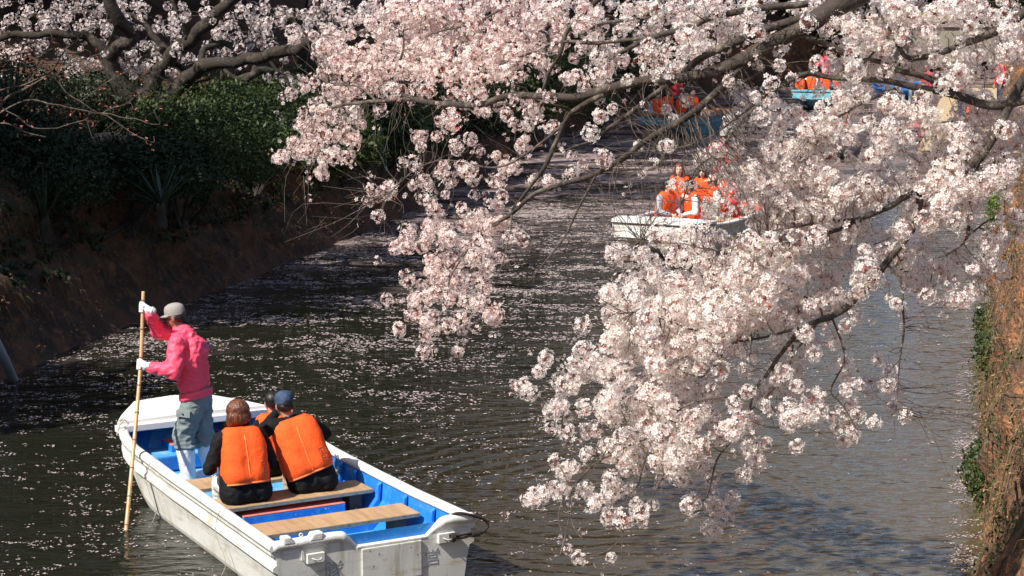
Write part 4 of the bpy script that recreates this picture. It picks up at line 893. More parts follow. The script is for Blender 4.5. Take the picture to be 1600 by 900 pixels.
def blob(name, prims, vox, m, parent, smooth=4, wr=0, wf=9, lo=False):
    """one continuous skin grown over tapered limbs ('c', p, q, r0, r1) and ellipsoids ('e', centre, radii[, rot])"""
    mb = MB()
    for p in prims:
        if p[0] == 'c':
            a, b = np.array(p[1], float), np.array(p[2], float); L = np.linalg.norm(b-a); n = max(2, int(L/(.6*min(p[3], p[4])+.004)))
            mb.tube([a+(b-a)*k/n for k in range(n+1)], [p[3]+(p[4]-p[3])*k/n for k in range(n+1)], 12); 
            for q, r in ((a, p[3]), (b, p[4])): mb.add(*ell(q, (r*.99,)*3, nu=12, nv=8))
        else: mb.add(*ell(p[1], p[2], p[3] if len(p) > 3 else None))
    o = mb.build(name, m, None); r = o.modifiers.new('r', 'REMESH'); r.mode = 'VOXEL'; r.voxel_size = vox; r.use_smooth_shade = True
    s = o.modifiers.new('s', 'SMOOTH'); s.iterations = smooth; s.factor = .5
    dg = bpy.context.evaluated_depsgraph_get(); me = bpy.data.meshes.new_from_object(o.evaluated_get(dg)); bpy.data.objects.remove(o)
    if wr:
        n = len(me.vertices); co = np.empty(n*3, np.float32); no = np.empty(n*3, np.float32); me.vertices.foreach_get('co', co); me.vertices.foreach_get('normal', no); co = co.reshape(-1, 3); no = no.reshape(-1, 3)
        d = np.array([mnoise.noise(Vector((p[0]*wf, p[1]*wf, p[2]*wf*1.3)))+.5*(1-abs(mnoise.noise(Vector((p[0]*wf*1.8+5, p[1]*wf*1.8, p[2]*wf*2.6))))*3) for p in co.tolist()])
        me.vertices.foreach_set('co', (co+no*(d*wr)[:, None]).ravel()); me.update()
    me.name = name; return link(name, me, m, parent, True)
def lerp(a, b, t): return tuple(np.array(a)*(1-t)+np.array(b)*t)
def hand_prims(w, d, up, s=1, curl=.5, side=1):
    """palm and five curled fingers from wrist w, pointing along d, fingers curling towards up"""
    w = np.array(w, float); d = np.array(d, float)/np.linalg.norm(d); up = np.array(up, float); up -= d*(up@d); up /= np.linalg.norm(up); sd = np.cross(d, up)*side
    P = [('c', w, w+d*.03*s, .024*s, .026*s)]
    for k, (o, L) in enumerate([(-.030, .80), (-.010, .95), (.010, 1.0), (.030, .88)]):
        k0 = w+d*.035*s+sd*o*.6*s; k1 = w+d*.082*s+sd*o*s; P.append(('c', k0, k1, .016*s, .0115*s)); q = k1; a = .35*curl
        for j, (l, r) in enumerate([(.036, .0095), (.026, .0085), (.02, .0075)]):
            a += curl*1.0; e = q+(d*math.cos(a)+up*math.sin(a))*l*L*s; P.append(('c', q, e, r*s*1.05, r*s)); q = e
    b = w+d*.03*s-sd*.026*s; e = b+(d*.5-sd*.55+up*.45)*.045*s; f = e+(d*.45+up*.8+sd*.15)*.034*s; P += [('c', b, e, .014*s, .011*s), ('c', e, f, .011*s, .009*s)]
    return P
def head_prims(c, Rm, s=1):
    """skull, jaw, nose, brow, ears around centre c; Rm turns the head (+y is forwards)"""
    def T(x, y, z): return tuple(np.array(c)+np.array(Rm @ Vector((x*s, y*s, z*s))))
    E = lambda x, y, z, r: ('e', T(x, y, z), tuple(q*s for q in r), Rm)
    return [E(0, -.012, .03, (.076, .092, .085)), E(0, .018, -.03, (.06, .072, .075)), E(0, .04, -.072, (.034, .034, .03)), E(0, .092, -.012, (.012, .018, .017)), ('c', T(0, .083, .02), T(0, .094, -.008), .009*s, .011*s),
            E(.077, -.008, -.005, (.010, .020, .032)), E(-.077, -.008, -.005, (.010, .020, .032)), E(0, .07, .034, (.052, .016, .012)), E(0, .076, -.043, (.024, .012, .012)), E(.035, .06, -.012, (.02, .02, .018)), E(-.035, .06, -.012, (.02, .02, .018))], T
def face_bits(T, s, parent, Rm, vis=True):
    for x in (-.030, .030):
        V, F = ell(T(x, .084, .015), (.011*s, .006*s, .006*s), Rm, 8, 6); MB().add(V, F).build('eye', M['eye'], parent, True)
    V, F = ell(T(0, .087, -.045), (.020*s, .006*s, .005*s), Rm, 8, 6); MB().add(V, F).build('mouth', M['lip'], parent, True)
def vest(parent, sp, wid, s=1, seam=True, stamp=True, front_open=False, refl=False, puff=1.0, side=(1, 0, 0)):
    """padded life jacket lofted along the spine points sp (waist, chest, collar)"""
    S = smooth_path(sp, 6); n = len(S); lv = 13; rings = []; side = np.array(side, float)
    ws = [.95, 1, 1.02, 1.02, 1.01, 1, .99, .98, .97, .95, .91, .82, .60]; dsx = [.160, .172, .178, .178, .176, .172, .168, .162, .152, .138, .120, .096, .06]; nn = 56; frames = []
    for i in range(lv):
        t = i/(lv-1)*(n-1); a = int(min(t, n-2)); c = S[a]+(S[a+1]-S[a])*(t-a); d = S[min(a+1, n-1)]-S[max(a-1, 0)]; d /= np.linalg.norm(d); sd = side-d*(side@d); sd /= np.linalg.norm(sd); fw = np.cross(d, sd); frames.append((c, sd, fw, d)); ring = []
        for k in range(nn):
            an = 2*math.pi*k/nn; ca, sa = math.cos(an), math.sin(an); e = .62; x = abs(ca)**e*np.sign(ca)*wid*ws[i]; y = abs(sa)**e*np.sign(sa)*dsx[i]*s*puff
            if sa < 0: y *= 1-.13*math.exp(-(x/(.03*s))**2)
            q = c+sd*x+fw*y; w_ = mnoise.noise(Vector((q[0]*7, q[1]*7, q[2]*9)))*.011+.007*(.5-abs(mnoise.noise(Vector((q[0]*11, q[1]*11, q[2]*17+3)))))*2; q = q+(sd*ca+fw*sa)*w_; ring.append(tuple(q))
        rings.append(ring)
    V, F = loft(rings, True); mb = MB().add(V, F); k = len(rings[0]); mb.add(rings[0], [tuple(reversed(range(k)))]); mb.add(rings[-1], [tuple(range(k))])
    o = mb.build('life_jacket', M['vest'], parent, True)
    if seam:
        mb = MB(); mb.tube([c-fw*(dsx[i]*s*puff*.885) for i, (c, sd, fw, d) in enumerate(frames[:11])], .0075*s, 8); mb.build('seam', M['vest_seam'], o, True)
        mb = MB(); ring = rings[0]; mb.tube([np.array(q)-np.array([0, 0, .0]) for q in ring+[ring[0]]], .010*s, 6, caps=False); mb.build('hem', M['vest_seam'], o, True)
    if stamp:
        c, sd, fw, d = frames[2]; mb = MB(); c2 = frames[4][0]; up = (c2-c)/np.linalg.norm(c2-c); x0 = wid*.50; yb = dsx[3]*s*puff*1.0+.0075
        def q(u, v): return c+sd*(x0+u)+up*v-fw*(yb-max(0, (x0+u-wid*.55))*.16)
        rg3 = random.Random(4)
        for u0, u1, v0, v1 in [(0, .05, .108, .120), (0, .006, 0, .118), (.012, .030, .085, .098), (.012, .030, .065, .076), (.012, .028, .045, .054), (.012, .03, .02, .034), (.0, .05, -.004, .004), (.038, .052, .05, .057), (.040, .052, .082, .10), (.040, .052, .014, .03)]:
            mb.add([q(u0, v0), q(u1, v0), q(u1, v1), q(u0, v1)], [(0, 1, 2, 3)])
        mb.build('stamp', M['ink'], o)
    if refl:
        for sx in (-1, 1):
            c, sd, fw, d = frames[9]; e = c+sd*sx*wid*.62+fw*dsx[9]*.55*s; a, b = e, e+d*.09*s+sd*sx*.0; w_ = sd*.03*s
            mb = MB(); mb.add([e-w_+fw*.035+d*-.05, e+w_+fw*.035+d*-.05, e+w_+fw*.01+d*.035, e-w_+fw*.01+d*.035], [(0, 1, 2, 3)]); mb.build('reflector', M['reflector'], o)
    return o
def cap_on(parent, T, Rm, m, s=1, brim=True, strap=True):
    V = []; F = []; nu = 20; prof_ = [(1.0, -.005), (1.01, .02), (.97, .055), (.84, .080), (.5, .098), (.15, .104)]
    for r, z in prof_:
        for k in range(nu): a = 2*math.pi*k/nu; V.append(T(.083*r*math.cos(a), -.012+.100*r*math.sin(a), .035+z))
    F = [(i*nu+j, i*nu+(j+1) % nu, (i+1)*nu+(j+1) % nu, (i+1)*nu+j) for i in range(len(prof_)-1) for j in range(nu)]+[tuple(range(nu*5, nu*6))]
    o = MB().add(V, F).build('cap', M[m], parent, True)
    if brim:
        V = []; K = 11
        for k in range(K):
            a = math.pi*(.12+.76*k/(K-1)); V += [T(.083*math.cos(a), -.012+.098*math.sin(a), .04), T(.088*math.cos(a), -.012+.10*math.sin(a)+.098*math.sin(a)**.7, .012), T(.083*math.cos(a), -.012+.098*math.sin(a), .032)]
        F = [(3*k, 3*k+1, 3*k+4, 3*k+3) for k in range(K-1)]+[(3*k+2, 3*k+5, 3*k+4, 3*k+1) for k in range(K-1)]; MB().add(V, F).build('brim', M[m], o, True)
    if strap:
        V = []; 
        for k in range(9): a = math.pi*(1.3+.4*k/8); V += [T(.085*math.cos(a), -.012+.103*math.sin(a), .028+.03*math.sin(math.pi*k/8)), T(.085*math.cos(a), -.012+.103*math.sin(a), .022)]
        MB().add(V, [(2*k, 2*k+1, 2*k+3, 2*k+2) for k in range(8)]).build('strap', M['dark_plastic'], o)
    return o
def hair_on(parent, T, s, Rm, m, style, vox):
    E = lambda x, y, z, r: ('e', T(x, y, z), tuple(q*s for q in r), Rm)
    if style == 'short': P = [E(0, -.022, .042, (.084, .094, .084)), E(0, -.05, -.005, (.074, .055, .06)), E(.06, -.02, .01, (.024, .045, .04)), E(-.06, -.02, .01, (.024, .045, .04))]
    elif style == 'nape': P = [E(0, -.055, .0, (.072, .050, .055)), E(.062, -.02, .005, (.02, .04, .03)), E(-.062, -.02, .005, (.02, .04, .03))]
    elif style == 'bob': P = [E(0, -.022, .028, (.108, .112, .105)), E(0, -.035, -.03, (.116, .098, .085)), E(0, -.045, -.058, (.104, .076, .055)), E(.075, -.01, -.06, (.036, .06, .06)), E(-.075, -.01, -.06, (.036, .06, .06))]
    else: P = [E(0, -.022, .04, (.09, .098, .09)), E(0, -.06, -.06, (.09, .06, .10)), E(.075, .0, -.08, (.028, .045, .13)), E(-.075, .0, -.08, (.028, .045, .13)), E(0, -.07, -.16, (.085, .05, .10)), E(.078, .03, -.17, (.026, .03, .09))]
    return blob('hair', P, vox, M[m], parent, 3, .0025, 30)
def person(label, loc, rz, pose='sit', s=1., top='cloth_black', legs='trousers_navy', lift_=None, hair=('short', 'hair_black'), cap=None, vst=True, vestkw={}, lean=(0, .05), turn=(0, 0, 0), arms='lap', skin='skin', vox=.016, parent=None, group=None, feet='dark_plastic', hipw=.17, sleeves=None):
    t = tag(empty('person', loc, rz), label, 'person', group); S = s; lx, ly = lean
    V3 = lambda x, y, z: (x*S, y*S, z*S)
    hz = .10 if pose == 'sit' else .92
    hip = V3(0, 0, hz); ch = V3(lx*.6, ly*.6+.0, hz+.30); sh = V3(lx, ly, hz+.46); nk = V3(lx*1.1, ly*1.1+.01, hz+.53); hc = V3(lx*1.3, ly*1.25+.03, hz+.665)
    shL = V3(lx-.175, ly, hz+.45-lx*.25); shR = V3(lx+.175, ly, hz+.45+lx*-.25)
    if pose == 'sit': kn = [V3(-.11, .42, .09), V3(.11, .42, .09)]; an = [V3(-.11, .44, -.28), V3(.11, .44, -.28)]
    else: kn = [V3(-.09, .03, .49), V3(.09, .02, .49)]; an = [V3(-.10, -.01, .07), V3(.10, -.02, .07)]
    A = {'lap': ((-.08, .04, -.26), (.06, .24, -.30), (.08, .04, -.26), (-.06, .24, -.30)), 'out': ((-.115, .0, -.25), (-.02, .22, -.30), (.11, .0, -.25), (.02, .22, -.30)), 'photo': ((-.11, .19, -.13), (.14, .34, .07), (.17, .14, -.14), (-.10, .33, .05)), 'down': ((-.07, -.02, -.28), (-.06, .06, -.52), (.07, -.02, -.28), (.06, .06, -.52)), 'pole': ((-.12, .14, -.20), (.0, .36, -.12), (.12, .18, -.12), (.0, .38, .1))}[arms]
    add = lambda a, o: tuple(np.array(a)+np.array(o)*S)
    eL, wL, eR, wR = add(shL, A[0]), add(shL, A[1]), add(shR, A[2]), add(shR, A[3])
    Rm = Matrix.Rotation(R(turn[2]), 3, 'Z') @ Matrix.Rotation(R(turn[0]), 3, 'X') @ Matrix.Rotation(R(turn[1]), 3, 'Y')
    hp, T = head_prims(hc, Rm, S)
    B = hp+[('c', nk, lerp(nk, hc, .6), .048*S, .05*S), ('c', sh, nk, .075*S, .05*S), ('c', hip, ch, .10*S, .12*S), ('c', ch, sh, .12*S, .10*S), ('c', shL, shR, .05*S, .05*S)]
    for e, w, sg, h0 in ((eL, wL, -1, shL), (eR, wR, 1, shR)):
        B += [('c', h0, e, .042*S, .036*S), ('c', e, w, .035*S, .026*S)]; d = np.array(w)-np.array(e); B += hand_prims(w, d, (0, .3, -1) if arms != 'photo' else (0, 1, .2), S, .35, sg)
    for k, a in zip(kn, an): B += [('c', hip, k, .07*S, .05*S), ('c', k, a, .045*S, .035*S)]
    blob('body', B, max(vox*.55, .0085), M[skin], t, 2); face_bits(T, S, t, Rm)
    # top with sleeves
    P = [('c', V3(-hipw*.55, -.01, hz-.01 if pose == 'sit' else hz+.02), V3(-.09+lx*.6, ly*.6, hz+.28), .13*S, .105*S), ('c', V3(hipw*.55, -.01, hz-.01 if pose == 'sit' else hz+.02), V3(.09+lx*.6, ly*.6, hz+.28), .13*S, .105*S), ('c', ch, sh, .125*S, .10*S), ('c', V3(0, -.01, hz+.0), ch, .13*S, .12*S), ('c', shL, shR, .075*S, .075*S), ('c', sh, nk, .09*S, .062*S)]
    for h0, e, w in ((shL, eL, wL), (shR, eR, wR)): P += [('c', h0, e, .073*S, .062*S), ('c', e, lerp(e, w, .92), .06*S, .042*S)]
    blob('jacket', P, vox, M[top], t, 4, .010*S)
    # trousers and shoes
    P = [('c', V3(-.08, 0, hz-.01), V3(.08, 0, hz-.01), .115*S, .115*S)]
    for sg, k, a in ((-1, kn[0], an[0]), (1, kn[1], an[1])):
        P += [('c', V3(sg*.10, .0, hz-.015), k, .098*S, .075*S), ('c', k, lerp(k, a, .93), .072*S, .055*S)]
    blob('trousers', P, vox, M[legs], t, 3, .008*S)
    for a in an:
        blob('shoe', [('e', (a[0], a[1]+.05*S, a[2]-.035*S), (.045*S, .13*S, .04*S)), ('c', a, (a[0], a[1], a[2]-.03*S), .045*S, .045*S)], .014, M[feet], t, 2)
    if vst:
        vest(t, [np.array(V3(lx*.12, .0+ly*.1, hz+.07)), np.array(V3(lx*.55, ly*.5, hz+.28)), np.array(V3(lx*1.0, ly, hz+.56))], .205*S*(1.08 if lx < -.1 else 1), S, side=(1, 0, -lx*.6), **vestkw)
    if cap: hair_on(t, T, S, Rm, hair[1], 'nape', .01); cap_on(t, T, Rm, cap, S)
    else: hair_on(t, T, S, Rm, hair[1], hair[0], .010 if vox < .02 else .016)
    return t, T, dict(hip=hip, ch=ch, sh=sh, nk=nk)

# ---- the three passengers of the nearest boat
x, y = -.40, 1.78
w1, T1, _ = person('woman with short brown hair and orange life jacket on the middle bench', nbw(x, y, .425), NRZ+R(-3), s=.975, lean=(-.01, .10), hair=('bob', 'hair_brown'), legs='cloth_white', arms='out', turn=(-12, 0, 0), hipw=.21, vox=.013)
w2, T2, _ = person('man in a dark blue cap and orange life jacket leaning left on the bench', nbw(.25, 1.84, .425), NRZ+R(-9), s=.97, lean=(-.16, .12), hair=('short', 'hair_black'), cap='cap_blue', legs='trousers_tan', arms='photo', turn=(-6, -4, 6), hipw=.20, vox=.013)
w3, T3, _ = person('black haired child in orange life jacket half hidden between the two adults', nbw(.17, 2.52, .425), NRZ+R(4), s=.84, lean=(.03, .08), hair=('short', 'hair_black'), legs='trousers_navy', arms='lap', vox=.014)

# ---- the boatman standing at the bow with his bamboo pole
def boatman():
    c = nbw(-.17, 3.60, .135); rz = R(76); t = tag(empty('person', c, rz), 'boatman in pink jacket, grey cap and white boots holding a bamboo pole', 'person')
    inv = Matrix.Rotation(-rz, 3, 'Z'); L = lambda w: np.array(inv @ Vector(np.array(w)-c)); pole_lo = L(atz(197, 828, 0)); up_w = L(at(223, 482, 18.32)); lo_w = L(at(219.5, 571, 18.15)); 
    hipz = .93; hip = np.array([0, .02, hipz]); ch = np.array([0, .06, 1.20]); sh = np.array([0, .115, 1.395]); nk = np.array([0, .145, 1.465]); hc = np.array([.0, .20, 1.59])
    shL = np.array([-.175, .10, 1.385]); shR = np.array([.15, .15, 1.40])
    # hands meet the pole; elbows bend down and out
    wL = lo_w+np.array([-.0, -.055, -.0]); wR = up_w+np.array([.0, -.06, -.01])
    def elbow(a, b, l1, l2, bend):
        d = b-a; D = min(np.linalg.norm(d), (l1+l2)*.98); d = d/np.linalg.norm(d); x = (l1*l1-l2*l2+D*D)/(2*D); h = math.sqrt(max(0, l1*l1-x*x)); bend = np.array(bend, float); bend -= d*(bend@d); bend /= np.linalg.norm(bend); return a+d*x+bend*h
    eL = elbow(shL, wL, .29, .27, (-.45, -.35, -.9)); eR = elbow(shR, wR, .29, .27, (.5, 0, -.8))
    kn = [np.array([-.09, .10, .50]), np.array([.10, -.01, .50])]; an = [np.array([-.10, .06, .09]), np.array([.10, -.09, .09])]
    Rm = Matrix.Rotation(R(8), 3, 'Z') @ Matrix.Rotation(R(-10), 3, 'X'); hp, T = head_prims(hc, Rm, 1.0)
    B = hp+[('c', nk, lerp(nk, hc, .6), .05, .052), ('c', sh, nk, .07, .052), ('c', hip, ch, .10, .12), ('c', ch, sh, .12, .10), ('c', shL, shR, .05, .05)]
    for h0, e, w in ((shL, eL, wL), (shR, eR, wR)): B += [('c', h0, e, .045, .038), ('c', e, w, .037, .027)]
    for k, a, sg in zip(kn, an, (-1, 1)): B += [('c', hip+np.array([sg*.09, 0, -.02]), k, .075, .055), ('c', k, a, .05, .038), ('c', a, a+np.array([0, .12, -.03]), .035, .03)]
    blob('body', B, .008, M['skin_tan'], t, 2); face_bits(T, 1, t, Rm); hair_on(t, T, 1, Rm, 'hair_black', 'nape', .008); cap_on(t, T, Rm, 'cap_grey', 1.02)
    mb = MB()
    for sx in (-1, 1): mb.tube([T(sx*(.032+.022*math.cos(a)), .098-.012*abs(math.cos(a)), .012+.015*math.sin(a)) for a in np.linspace(0, 6.28, 13)], .003, 5); mb.tube([T(sx*.054, .09, .015), T(sx*.078, .01, .012)], .003, 5)
    for sx in (-1, 1): mb.add([T(sx*.012, .098, .026), T(sx*.054, .088, .026), T(sx*.050, .090, -.002), T(sx*.014, .099, -.002)], [(0, 1, 2, 3)])
    mb.build('glasses', M['dark_plastic'], t)
    # jacket
    P = [('c', (-.05, .02, .95), (-.07, .06, 1.22), .128, .14), ('c', (.05, .02, .95), (.07, .06, 1.22), .128, .14), ('c', ch+np.array([0, -.02, 0]), sh+np.array([0, -.015, 0]), .155, .12), ('c', shL, shR, .082, .082), ('c', sh, nk-np.array([0, .01, 0]), .10, .068), ('e', (0, .0, 1.25), (.175, .12, .18))]
    for h0, e, w in ((shL, eL, wL), (shR, eR, wR)): P += [('c', h0, e, .084, .074), ('c', e, lerp(e, w, .80), .074, .052)]
    jk = blob('jacket', P, .010, M['jacket_pink'], t, 2, .017, 8)
    for h0, e, w in ((shL, eL, wL), (shR, eR, wR)):
        d = (w-e)/np.linalg.norm(w-e); MB().tube([lerp(e, w, .78), lerp(e, w, .84), lerp(e, w, .93)], [.052, .044, .040], 14).build('cuff', M['jacket_pink'], jk, True)
    V, F = loft([[(.185*r*math.cos(a), .0+.15*r*math.sin(a)+.005, z-.03*math.sin(a)) for a in np.linspace(0, 6.283, 33)[:-1]] for r, z in ((.97, .905), (1.02, .89), (1.03, .86), (1.0, .835), (.90, .83))], True); MB().add(V, F).build('hem', M['jacket_pink'], jk, True)
    V = []; K = 17
    for k in range(K):
        a = math.pi*(-.30+1.0*0)+k/(K-1)*math.pi*1.6-math.pi*.8-math.pi/2; a = -math.pi/2+(k/(K-1)-.5)*math.pi*1.6; r = .073; V += [(nk[0]+r*math.cos(a), nk[1]-.012+r*1.0*math.sin(a), nk[2]+.045), (nk[0]+1.25*r*math.cos(a), nk[1]-.015+1.3*r*math.sin(a), nk[2]-.01), (nk[0]+1.1*r*math.cos(a), nk[1]-.012+1.1*r*math.sin(a), nk[2]+.05)]
    MB().add(V, [(3*k, 3*k+2, 3*k+5, 3*k+3) for k in range(K-1)]+[(3*k+2, 3*k+1, 3*k+4, 3*k+5) for k in range(K-1)]+[(3*k+1, 3*k, 3*k+3, 3*k+4) for k in range(K-1)]).build('collar', M['jacket_pink'], jk, True)
    # blue lettering across the back
    mb = MB(); bx = -.165
    for i in range(7):
        x0 = -.10+i*.033; z0 = 1.33; 
        for (u0, v0, u1, v1) in [(0, 0, .022, .007), (0, .014, .022, .02), (.008, -.012, .014, .03)] if i % 2 else [(0, -.01, .006, .03), (.006, .022, .022, .03), (.006, -.01, .022, -.003)]:
            f = lambda u, v: (x0+u, -.135+.55*(x0+u)**2*2-.05*(1.25-(z0+v))**2, z0+v)
            mb.add([f(u0, v0), f(u1, v0), f(u1, v1), f(u0, v1)], [(0, 1, 2, 3)])
    mb.build('lettering', M['ink_blue'], jk)
    # baggy trousers tucked over the boots
    P = [('c', (-.04, 0, .86), (.04, 0, .86), .135, .135)]
    for sg, k, a in ((-1, kn[0], an[0]), (1, kn[1], an[1])): P += [('c', (sg*.07, 0, .80), tuple(k), .116, .102), ('c', tuple(k), lerp(k, a, .26), .102, .102), ('e', lerp(k, a, .30), (.112, .114, .035))]
    tr = blob('trousers', P, .011, M['trousers_grey'], t, 2, .017, 8)
    V = [(-.195, -.02, .74), (-.195, .12, .75), (-.205, .12, .69), (-.205, -.02, .68)]; mb = MB(); mb.add([(x-.012, y, z) for x, y, z in V]+[(x+.03, y, z) for x, y, z in V], [(0, 1, 2, 3), (0, 4, 5, 1), (1, 5, 6, 2), (2, 6, 7, 3), (3, 7, 4, 0)]); mb.build('pocket_flap', M['trousers_grey'], tr, bevel=.004)
    MB().tube([(-.21, .05, .715), (-.222, .05, .715)], .008, 8).build('button', M['dark_plastic'], tr)
    for sg, k, a in ((-1, kn[0], an[0]), (1, kn[1], an[1])):
        bt = blob('boot', [('c', tuple(a+np.array([0, -.005, -.03])), lerp(a, k, .66), .066, .092), ('e', (a[0], a[1]+.10, a[2]-.045), (.058, .125, .048)), ('e', (a[0], a[1]-.02, a[2]-.04), (.048, .06, .05)), ('c', (a[0], a[1], a[2]-.01), (a[0], a[1]+.10, a[2]-.035), .055, .045)], .009, M['rubber_white'], t, 3, .004, 14)
        V, F = ell((a[0], a[1]+.065, a[2]-.082), (.058, .155, .012)); MB().add(V, F).build('sole', M['sole'], bt, True)
    # gloves closing on the pole
    pd = up_w-lo_w; pd /= np.linalg.norm(pd)
    for w, e, q, sg in ((wL, eL, lo_w, 1), (wR, eR, up_w, -1)):
        d = q-w; d /= np.linalg.norm(d); sd = pd; n2 = np.cross(d, sd); P = [('c', w-d*.045, w+d*.01, .032, .034)]; 
        for k in range(4):
            o = sd*(.033-.022*k)*1.0; kn0 = w+d*.012+o*.7; k1 = q+n2*.026-d*.012+o; k2 = q+n2*.014+d*.026+o; k3 = q-n2*.018+d*.022+o; k4 = q-n2*.026-d*.008+o
            P += [('c', kn0, k1, .020, .0145), ('c', k1, k2, .0135, .0125), ('c', k2, k3, .0125, .0115), ('c', k3, k4, .0115, .0105)]
        th0 = w+d*.005-n2*.014+sd*.02; th1 = q-n2*.027-d*.015+sd*.045; th2 = q-n2*.02+d*.018+sd*.05; P += [('c', th0, th1, .018, .0135), ('c', th1, th2, .0135, .011)]
        blob('glove', P, .0055, M['glove'], t, 2)
        MB().tube([w-d*.05, w-d*.03], [.037, .037], 12).build('glove_cuff', M['glove'], t, True)
    return t, c, rz, pole_lo, up_w, lo_w
bt_, bc_, brz, plo, pup, pl2 = boatman()
Rb = Matrix.Rotation(brz, 3, 'Z'); wu = np.array(Rb @ Vector(pup))+bc_; wl_ = np.array(Rb @ Vector(plo))+bc_; wm = np.array(Rb @ Vector(pl2))+bc_
pt = tag(empty('bamboo_pole', wl_), 'long bamboo punting pole gripped by the boatman and dipping into the water', 'pole'); d1 = (wu-wm)/np.linalg.norm(wu-wm); top = wu+d1*.16
Pp = smooth_path([wl_+(wl_-wm)*.45, wl_, wl_*.5+wm*.5+np.array([.004, 0, 0]), wm, wu, top], 8); Pp = [p-wl_ for p in Pp]; MB().tube(Pp, np.linspace(.0195, .0165, len(Pp)), 12).build('cane', M['bamboo'], pt, True)
L = np.r_[0, np.cumsum([np.linalg.norm(Pp[i+1]-Pp[i]) for i in range(len(Pp)-1)])]
for s_ in np.arange(.22, L[-1], .27):
    i = min(np.searchsorted(L, s_)-1, len(Pp)-2); q = Pp[i]+(Pp[i+1]-Pp[i])*(s_-L[i])/(L[i+1]-L[i]); d = (Pp[i+1]-Pp[i])/np.linalg.norm(Pp[i+1]-Pp[i]); MB().tube([q-d*.007, q-d*.003, q+d*.003, q+d*.007], [.018, .0222, .0222, .018], 12).build('node', M['bamboo_node'], pt, True)

# ------------------------------------------------------------------ boats and people further along the canal
BLUNT = [(0, .86), (1, .88), (2, .88), (3, .87), (4, .84), (4.4, .79), (4.8, .70)]
def hdg(dx, dy): return math.atan2(-dx, dy)
wb = boat('white rowing boat with red inside and seven people, mostly behind blossom', (4.35, 37.75, 0), hdg(-.40, -.92), inm='boat_red', lid='boat_red', scale=1.03, seats=3, wide=BLUNT); wb.scale = (1.06, 1.03, 1.05)
far = dict(vox=.026, vestkw=dict(seam=False, stamp=False, refl=True, puff=.82))
def wx(px, Y): return (px-800)/FPX*Y*1.0
GP = 'passengers of the white boat with red inside'
person('black haired passenger with grey sleeves at the front left of the red lined boat', (2.72, 35.2, 0.41), R(-140), s=.94, top='cloth_grey', legs='cloth_grey', arms='lap', turn=(0, 0, 20), group=GP, skin='skin_pale', **far)
person('long haired woman facing this way in the red lined boat', (3.10, 36.7, 0.47), R(172), s=1.04, hair=('long', 'hair_brown'), top='cloth_black', legs='cloth_black', arms='lap', group=GP, skin='skin_pale', **far)
person('passenger with black hair and pale sleeves seated in the middle of the red lined boat', (3.30, 35.3, 0.39), R(120), s=.95, top='cloth_white', legs='trousers_navy', lean=(0, .16), group=GP, skin='skin_pale', **far)
person('passenger in a pale pink hat in the red lined boat', (3.72, 36.0, 0.39), R(100), s=.95, cap='cap_pink', top='cloth_white', legs='trousers_tan', group=GP, skin='skin_pale', **far)
person('black haired passenger beside the pink hat, towards the rear of the red lined boat', (4.02, 36.7, 0.39), R(130), top='jacket_red', legs='jacket_red', group=GP, skin='skin_pale', **far)
person('passenger behind the long haired woman in the red lined boat', (3.62, 37.4, 0.39), R(160), top='cloth_black', legs='trousers_navy', hair=('bob', 'hair_black'), group=GP, skin='skin_pale', **far)
person('boatman in red jacket and grey cap standing in the red lined boat', (4.08, 38.2, .15), R(170), 'stand', s=1.02, top='jacket_red', legs='trousers_tan', cap='cap_grey', vst=False, arms='pole', vox=.026, skin='skin_tan')
tb = boat('teal rowing boat with brown rail in the shade beyond the red lined boat', (6.1, 62.2, 0), hdg(-.36, -.93), 'boat_teal', 'boat_orange_trim', 'boat_orange_trim', scale=1.0, seats=3, wide=BLUNT)
far2 = dict(vox=.034, vestkw=dict(seam=False, stamp=False, puff=.82))
GP = 'passengers of the teal boat'
for lab, px, Y, rz, tp in [('leftmost passenger of the teal boat, with grey sleeves', 1025, 58.8, 200, 'cloth_grey'), ('second passenger from the left in the teal boat', 1043, 59.8, 175, 'cloth_black'), ('third passenger from the left in the teal boat, in navy', 1066, 58.9, 160, 'trousers_navy'), ('rightmost passenger of the teal boat', 1081, 60.0, 190, 'cloth_black')]:
    person(lab, (wx(px, Y), Y, .44), R(rz), top=tp, legs='trousers_navy', group=GP, skin='skin_pale', **far2)
person('boatman in red jacket standing in the teal boat', (wx(1050, 61.4), 61.4, .15), R(170), 'stand', top='jacket_red', legs='trousers_navy', cap='cap_grey', vst=False, arms='pole', vox=.034, skin='skin_tan')
cb = boat('pale cyan rowing boat beyond the blossom, left of the landing stage', (12.0, 73.6, 0), hdg(-.34, -.94), 'boat_cyan', 'boat_orange_trim', 'boat_cyan', seats=3, wide=BLUNT)
GP = 'passengers of the cyan boat'
for lab, px, Y, rz, tp in [('leftmost passenger of the cyan boat', 1247, 69.8, 190, 'cloth_black'), ('second passenger from the left in the cyan boat', 1266, 70.6, 170, 'cloth_white'), ('third passenger from the left in the cyan boat, in navy', 1287, 70.2, 180, 'trousers_navy'), ('rightmost passenger of the cyan boat', 1306, 71.0, 175, 'cloth_black')]:
    person(lab, (wx(px, Y), Y, .44), R(rz), top=tp, legs='trousers_navy', group=GP, skin='skin_pale', **far2)
person('boatman in bright pink jacket standing in the cyan boat', (wx(1290, 72.4), 72.4, .18), R(40), 'stand', s=1.04, top='jacket_pink', legs='trousers_grey', hair=('short', 'hair_brown'), vst=False, arms='pole', vox=.034, skin='skin_tan')
b2 = boat('white rowing boat with red inside and two passengers, behind thick blossom', (9.2, 56.0, 0), hdg(-.30, -.95), inm='boat_red', wide=BLUNT)
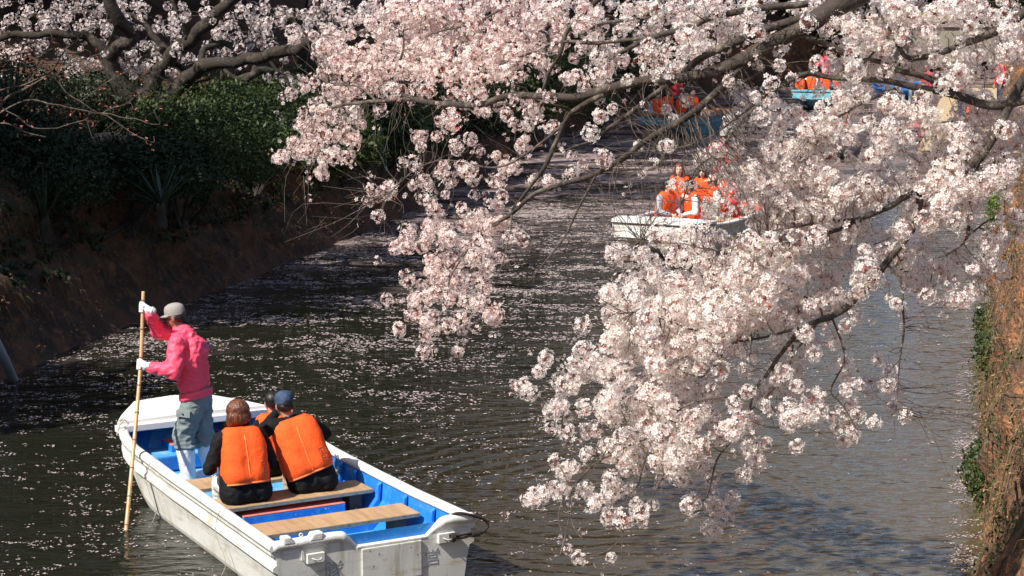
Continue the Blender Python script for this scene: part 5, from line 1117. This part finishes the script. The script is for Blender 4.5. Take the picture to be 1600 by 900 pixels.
for lab, px, Y in [('left passenger of the boat hidden behind thick blossom', 1249, 53.3), ('right passenger of the boat hidden behind thick blossom', 1313, 53.8)]:
    person(lab, (wx(px, Y), Y, .44), R(180), top='cloth_white', legs='trousers_navy', group='passengers of the half hidden boat', skin='skin_pale', **far2)
boat('bright blue rowing boat moored by the far end of the landing stage', (15.0, 78.8, 0), hdg(-.1, -1), 'boat_blue', 'boat_blue', 'boat_blue', wide=BLUNT)
# landing stage along the right bank: every board a part
ld = tag(empty('landing_stage', (9.9, 48.4, 0)), 'long landing stage of pale boards along the right bank', 'landing stage'); dv = Vector((.235, .972, 0)).normalized(); rot = math.atan2(-dv.x, dv.y); bm_ = None
for k in range(84):
    p = dv*(k*.30); wdt = 3.1+RNG.uniform(-.03, .03)
    if bm_ is None:
        o = MB().box((0, 0, .535), (3.1, .272, .59)).build('board', M['deck_wood'], ld, bevel=.006); bm_ = o.data
    else: o = bpy.data.objects.new('board', bm_); COL.objects.link(o); o.parent = ld
    o.location = p+Vector((RNG.uniform(-.03, .03), 0, RNG.uniform(-.004, .004))); o.rotation_euler = (0, 0, rot)
for x in (.15, 1.5, 2.9):
    o = MB().box((x-.06, .02, .38), (x+.06, 25.1, .534)).build('beam', M['deck_dark'], ld); o.rotation_euler = (0, 0, rot)
for k in range(10):
    for x in (.15, 2.9):
        q = dv*(k*2.7+.1); o = MB().tube([(x, 0, -.9), (x, 0, .379)], .07, 8).build('post', M['deck_dark'], ld); o.location = q; o.rotation_euler = (0, 0, rot)
for k, (px, Y) in enumerate([(1410, 62), (1421, 65), (1399, 68)]):
    x = wx(px, Y); tag(MB().tube([(x, Y, -.8), (x, Y, 1.0), (x, Y, 1.02)], [.06, .06, .03], 10).build('mooring_post', M['pipe']), ['grey mooring post nearest the corner of the landing stage', 'grey mooring post beside the landing stage, right of its neighbour', 'farthest grey mooring post beside the landing stage'][k], 'post', 'mooring posts')
GP = 'people on the landing stage'
person('person in red jacket standing near the water side of the landing stage', (wx(1450, 56), 56, .59), R(120), 'stand', top='jacket_red', legs='cloth_black', vst=False, arms='down', vox=.034, group=GP)
person('person in red jacket and black trousers sitting on the edge of the landing stage', (wx(1437, 51.5), 51.5, .60), R(90), top='jacket_red', legs='cloth_black', vst=False, vox=.034, group=GP)
person('person in orange life jacket and navy trousers standing on the landing stage', (wx(1500, 56.5), 56.5, .59), R(80), 'stand', top='jacket_red', legs='trousers_navy', arms='down', group=GP, **far2)
person('person in orange life jacket sitting on the landing stage', (wx(1521, 55), 55, .60), R(120), top='cloth_black', legs='trousers_navy', group=GP, **far2)
person('person in red jacket at the landward end of the landing stage', (wx(1562, 60), 60, .59), R(100), 'stand', top='jacket_red', legs='trousers_navy', vst=False, arms='down', vox=.034, group=GP)
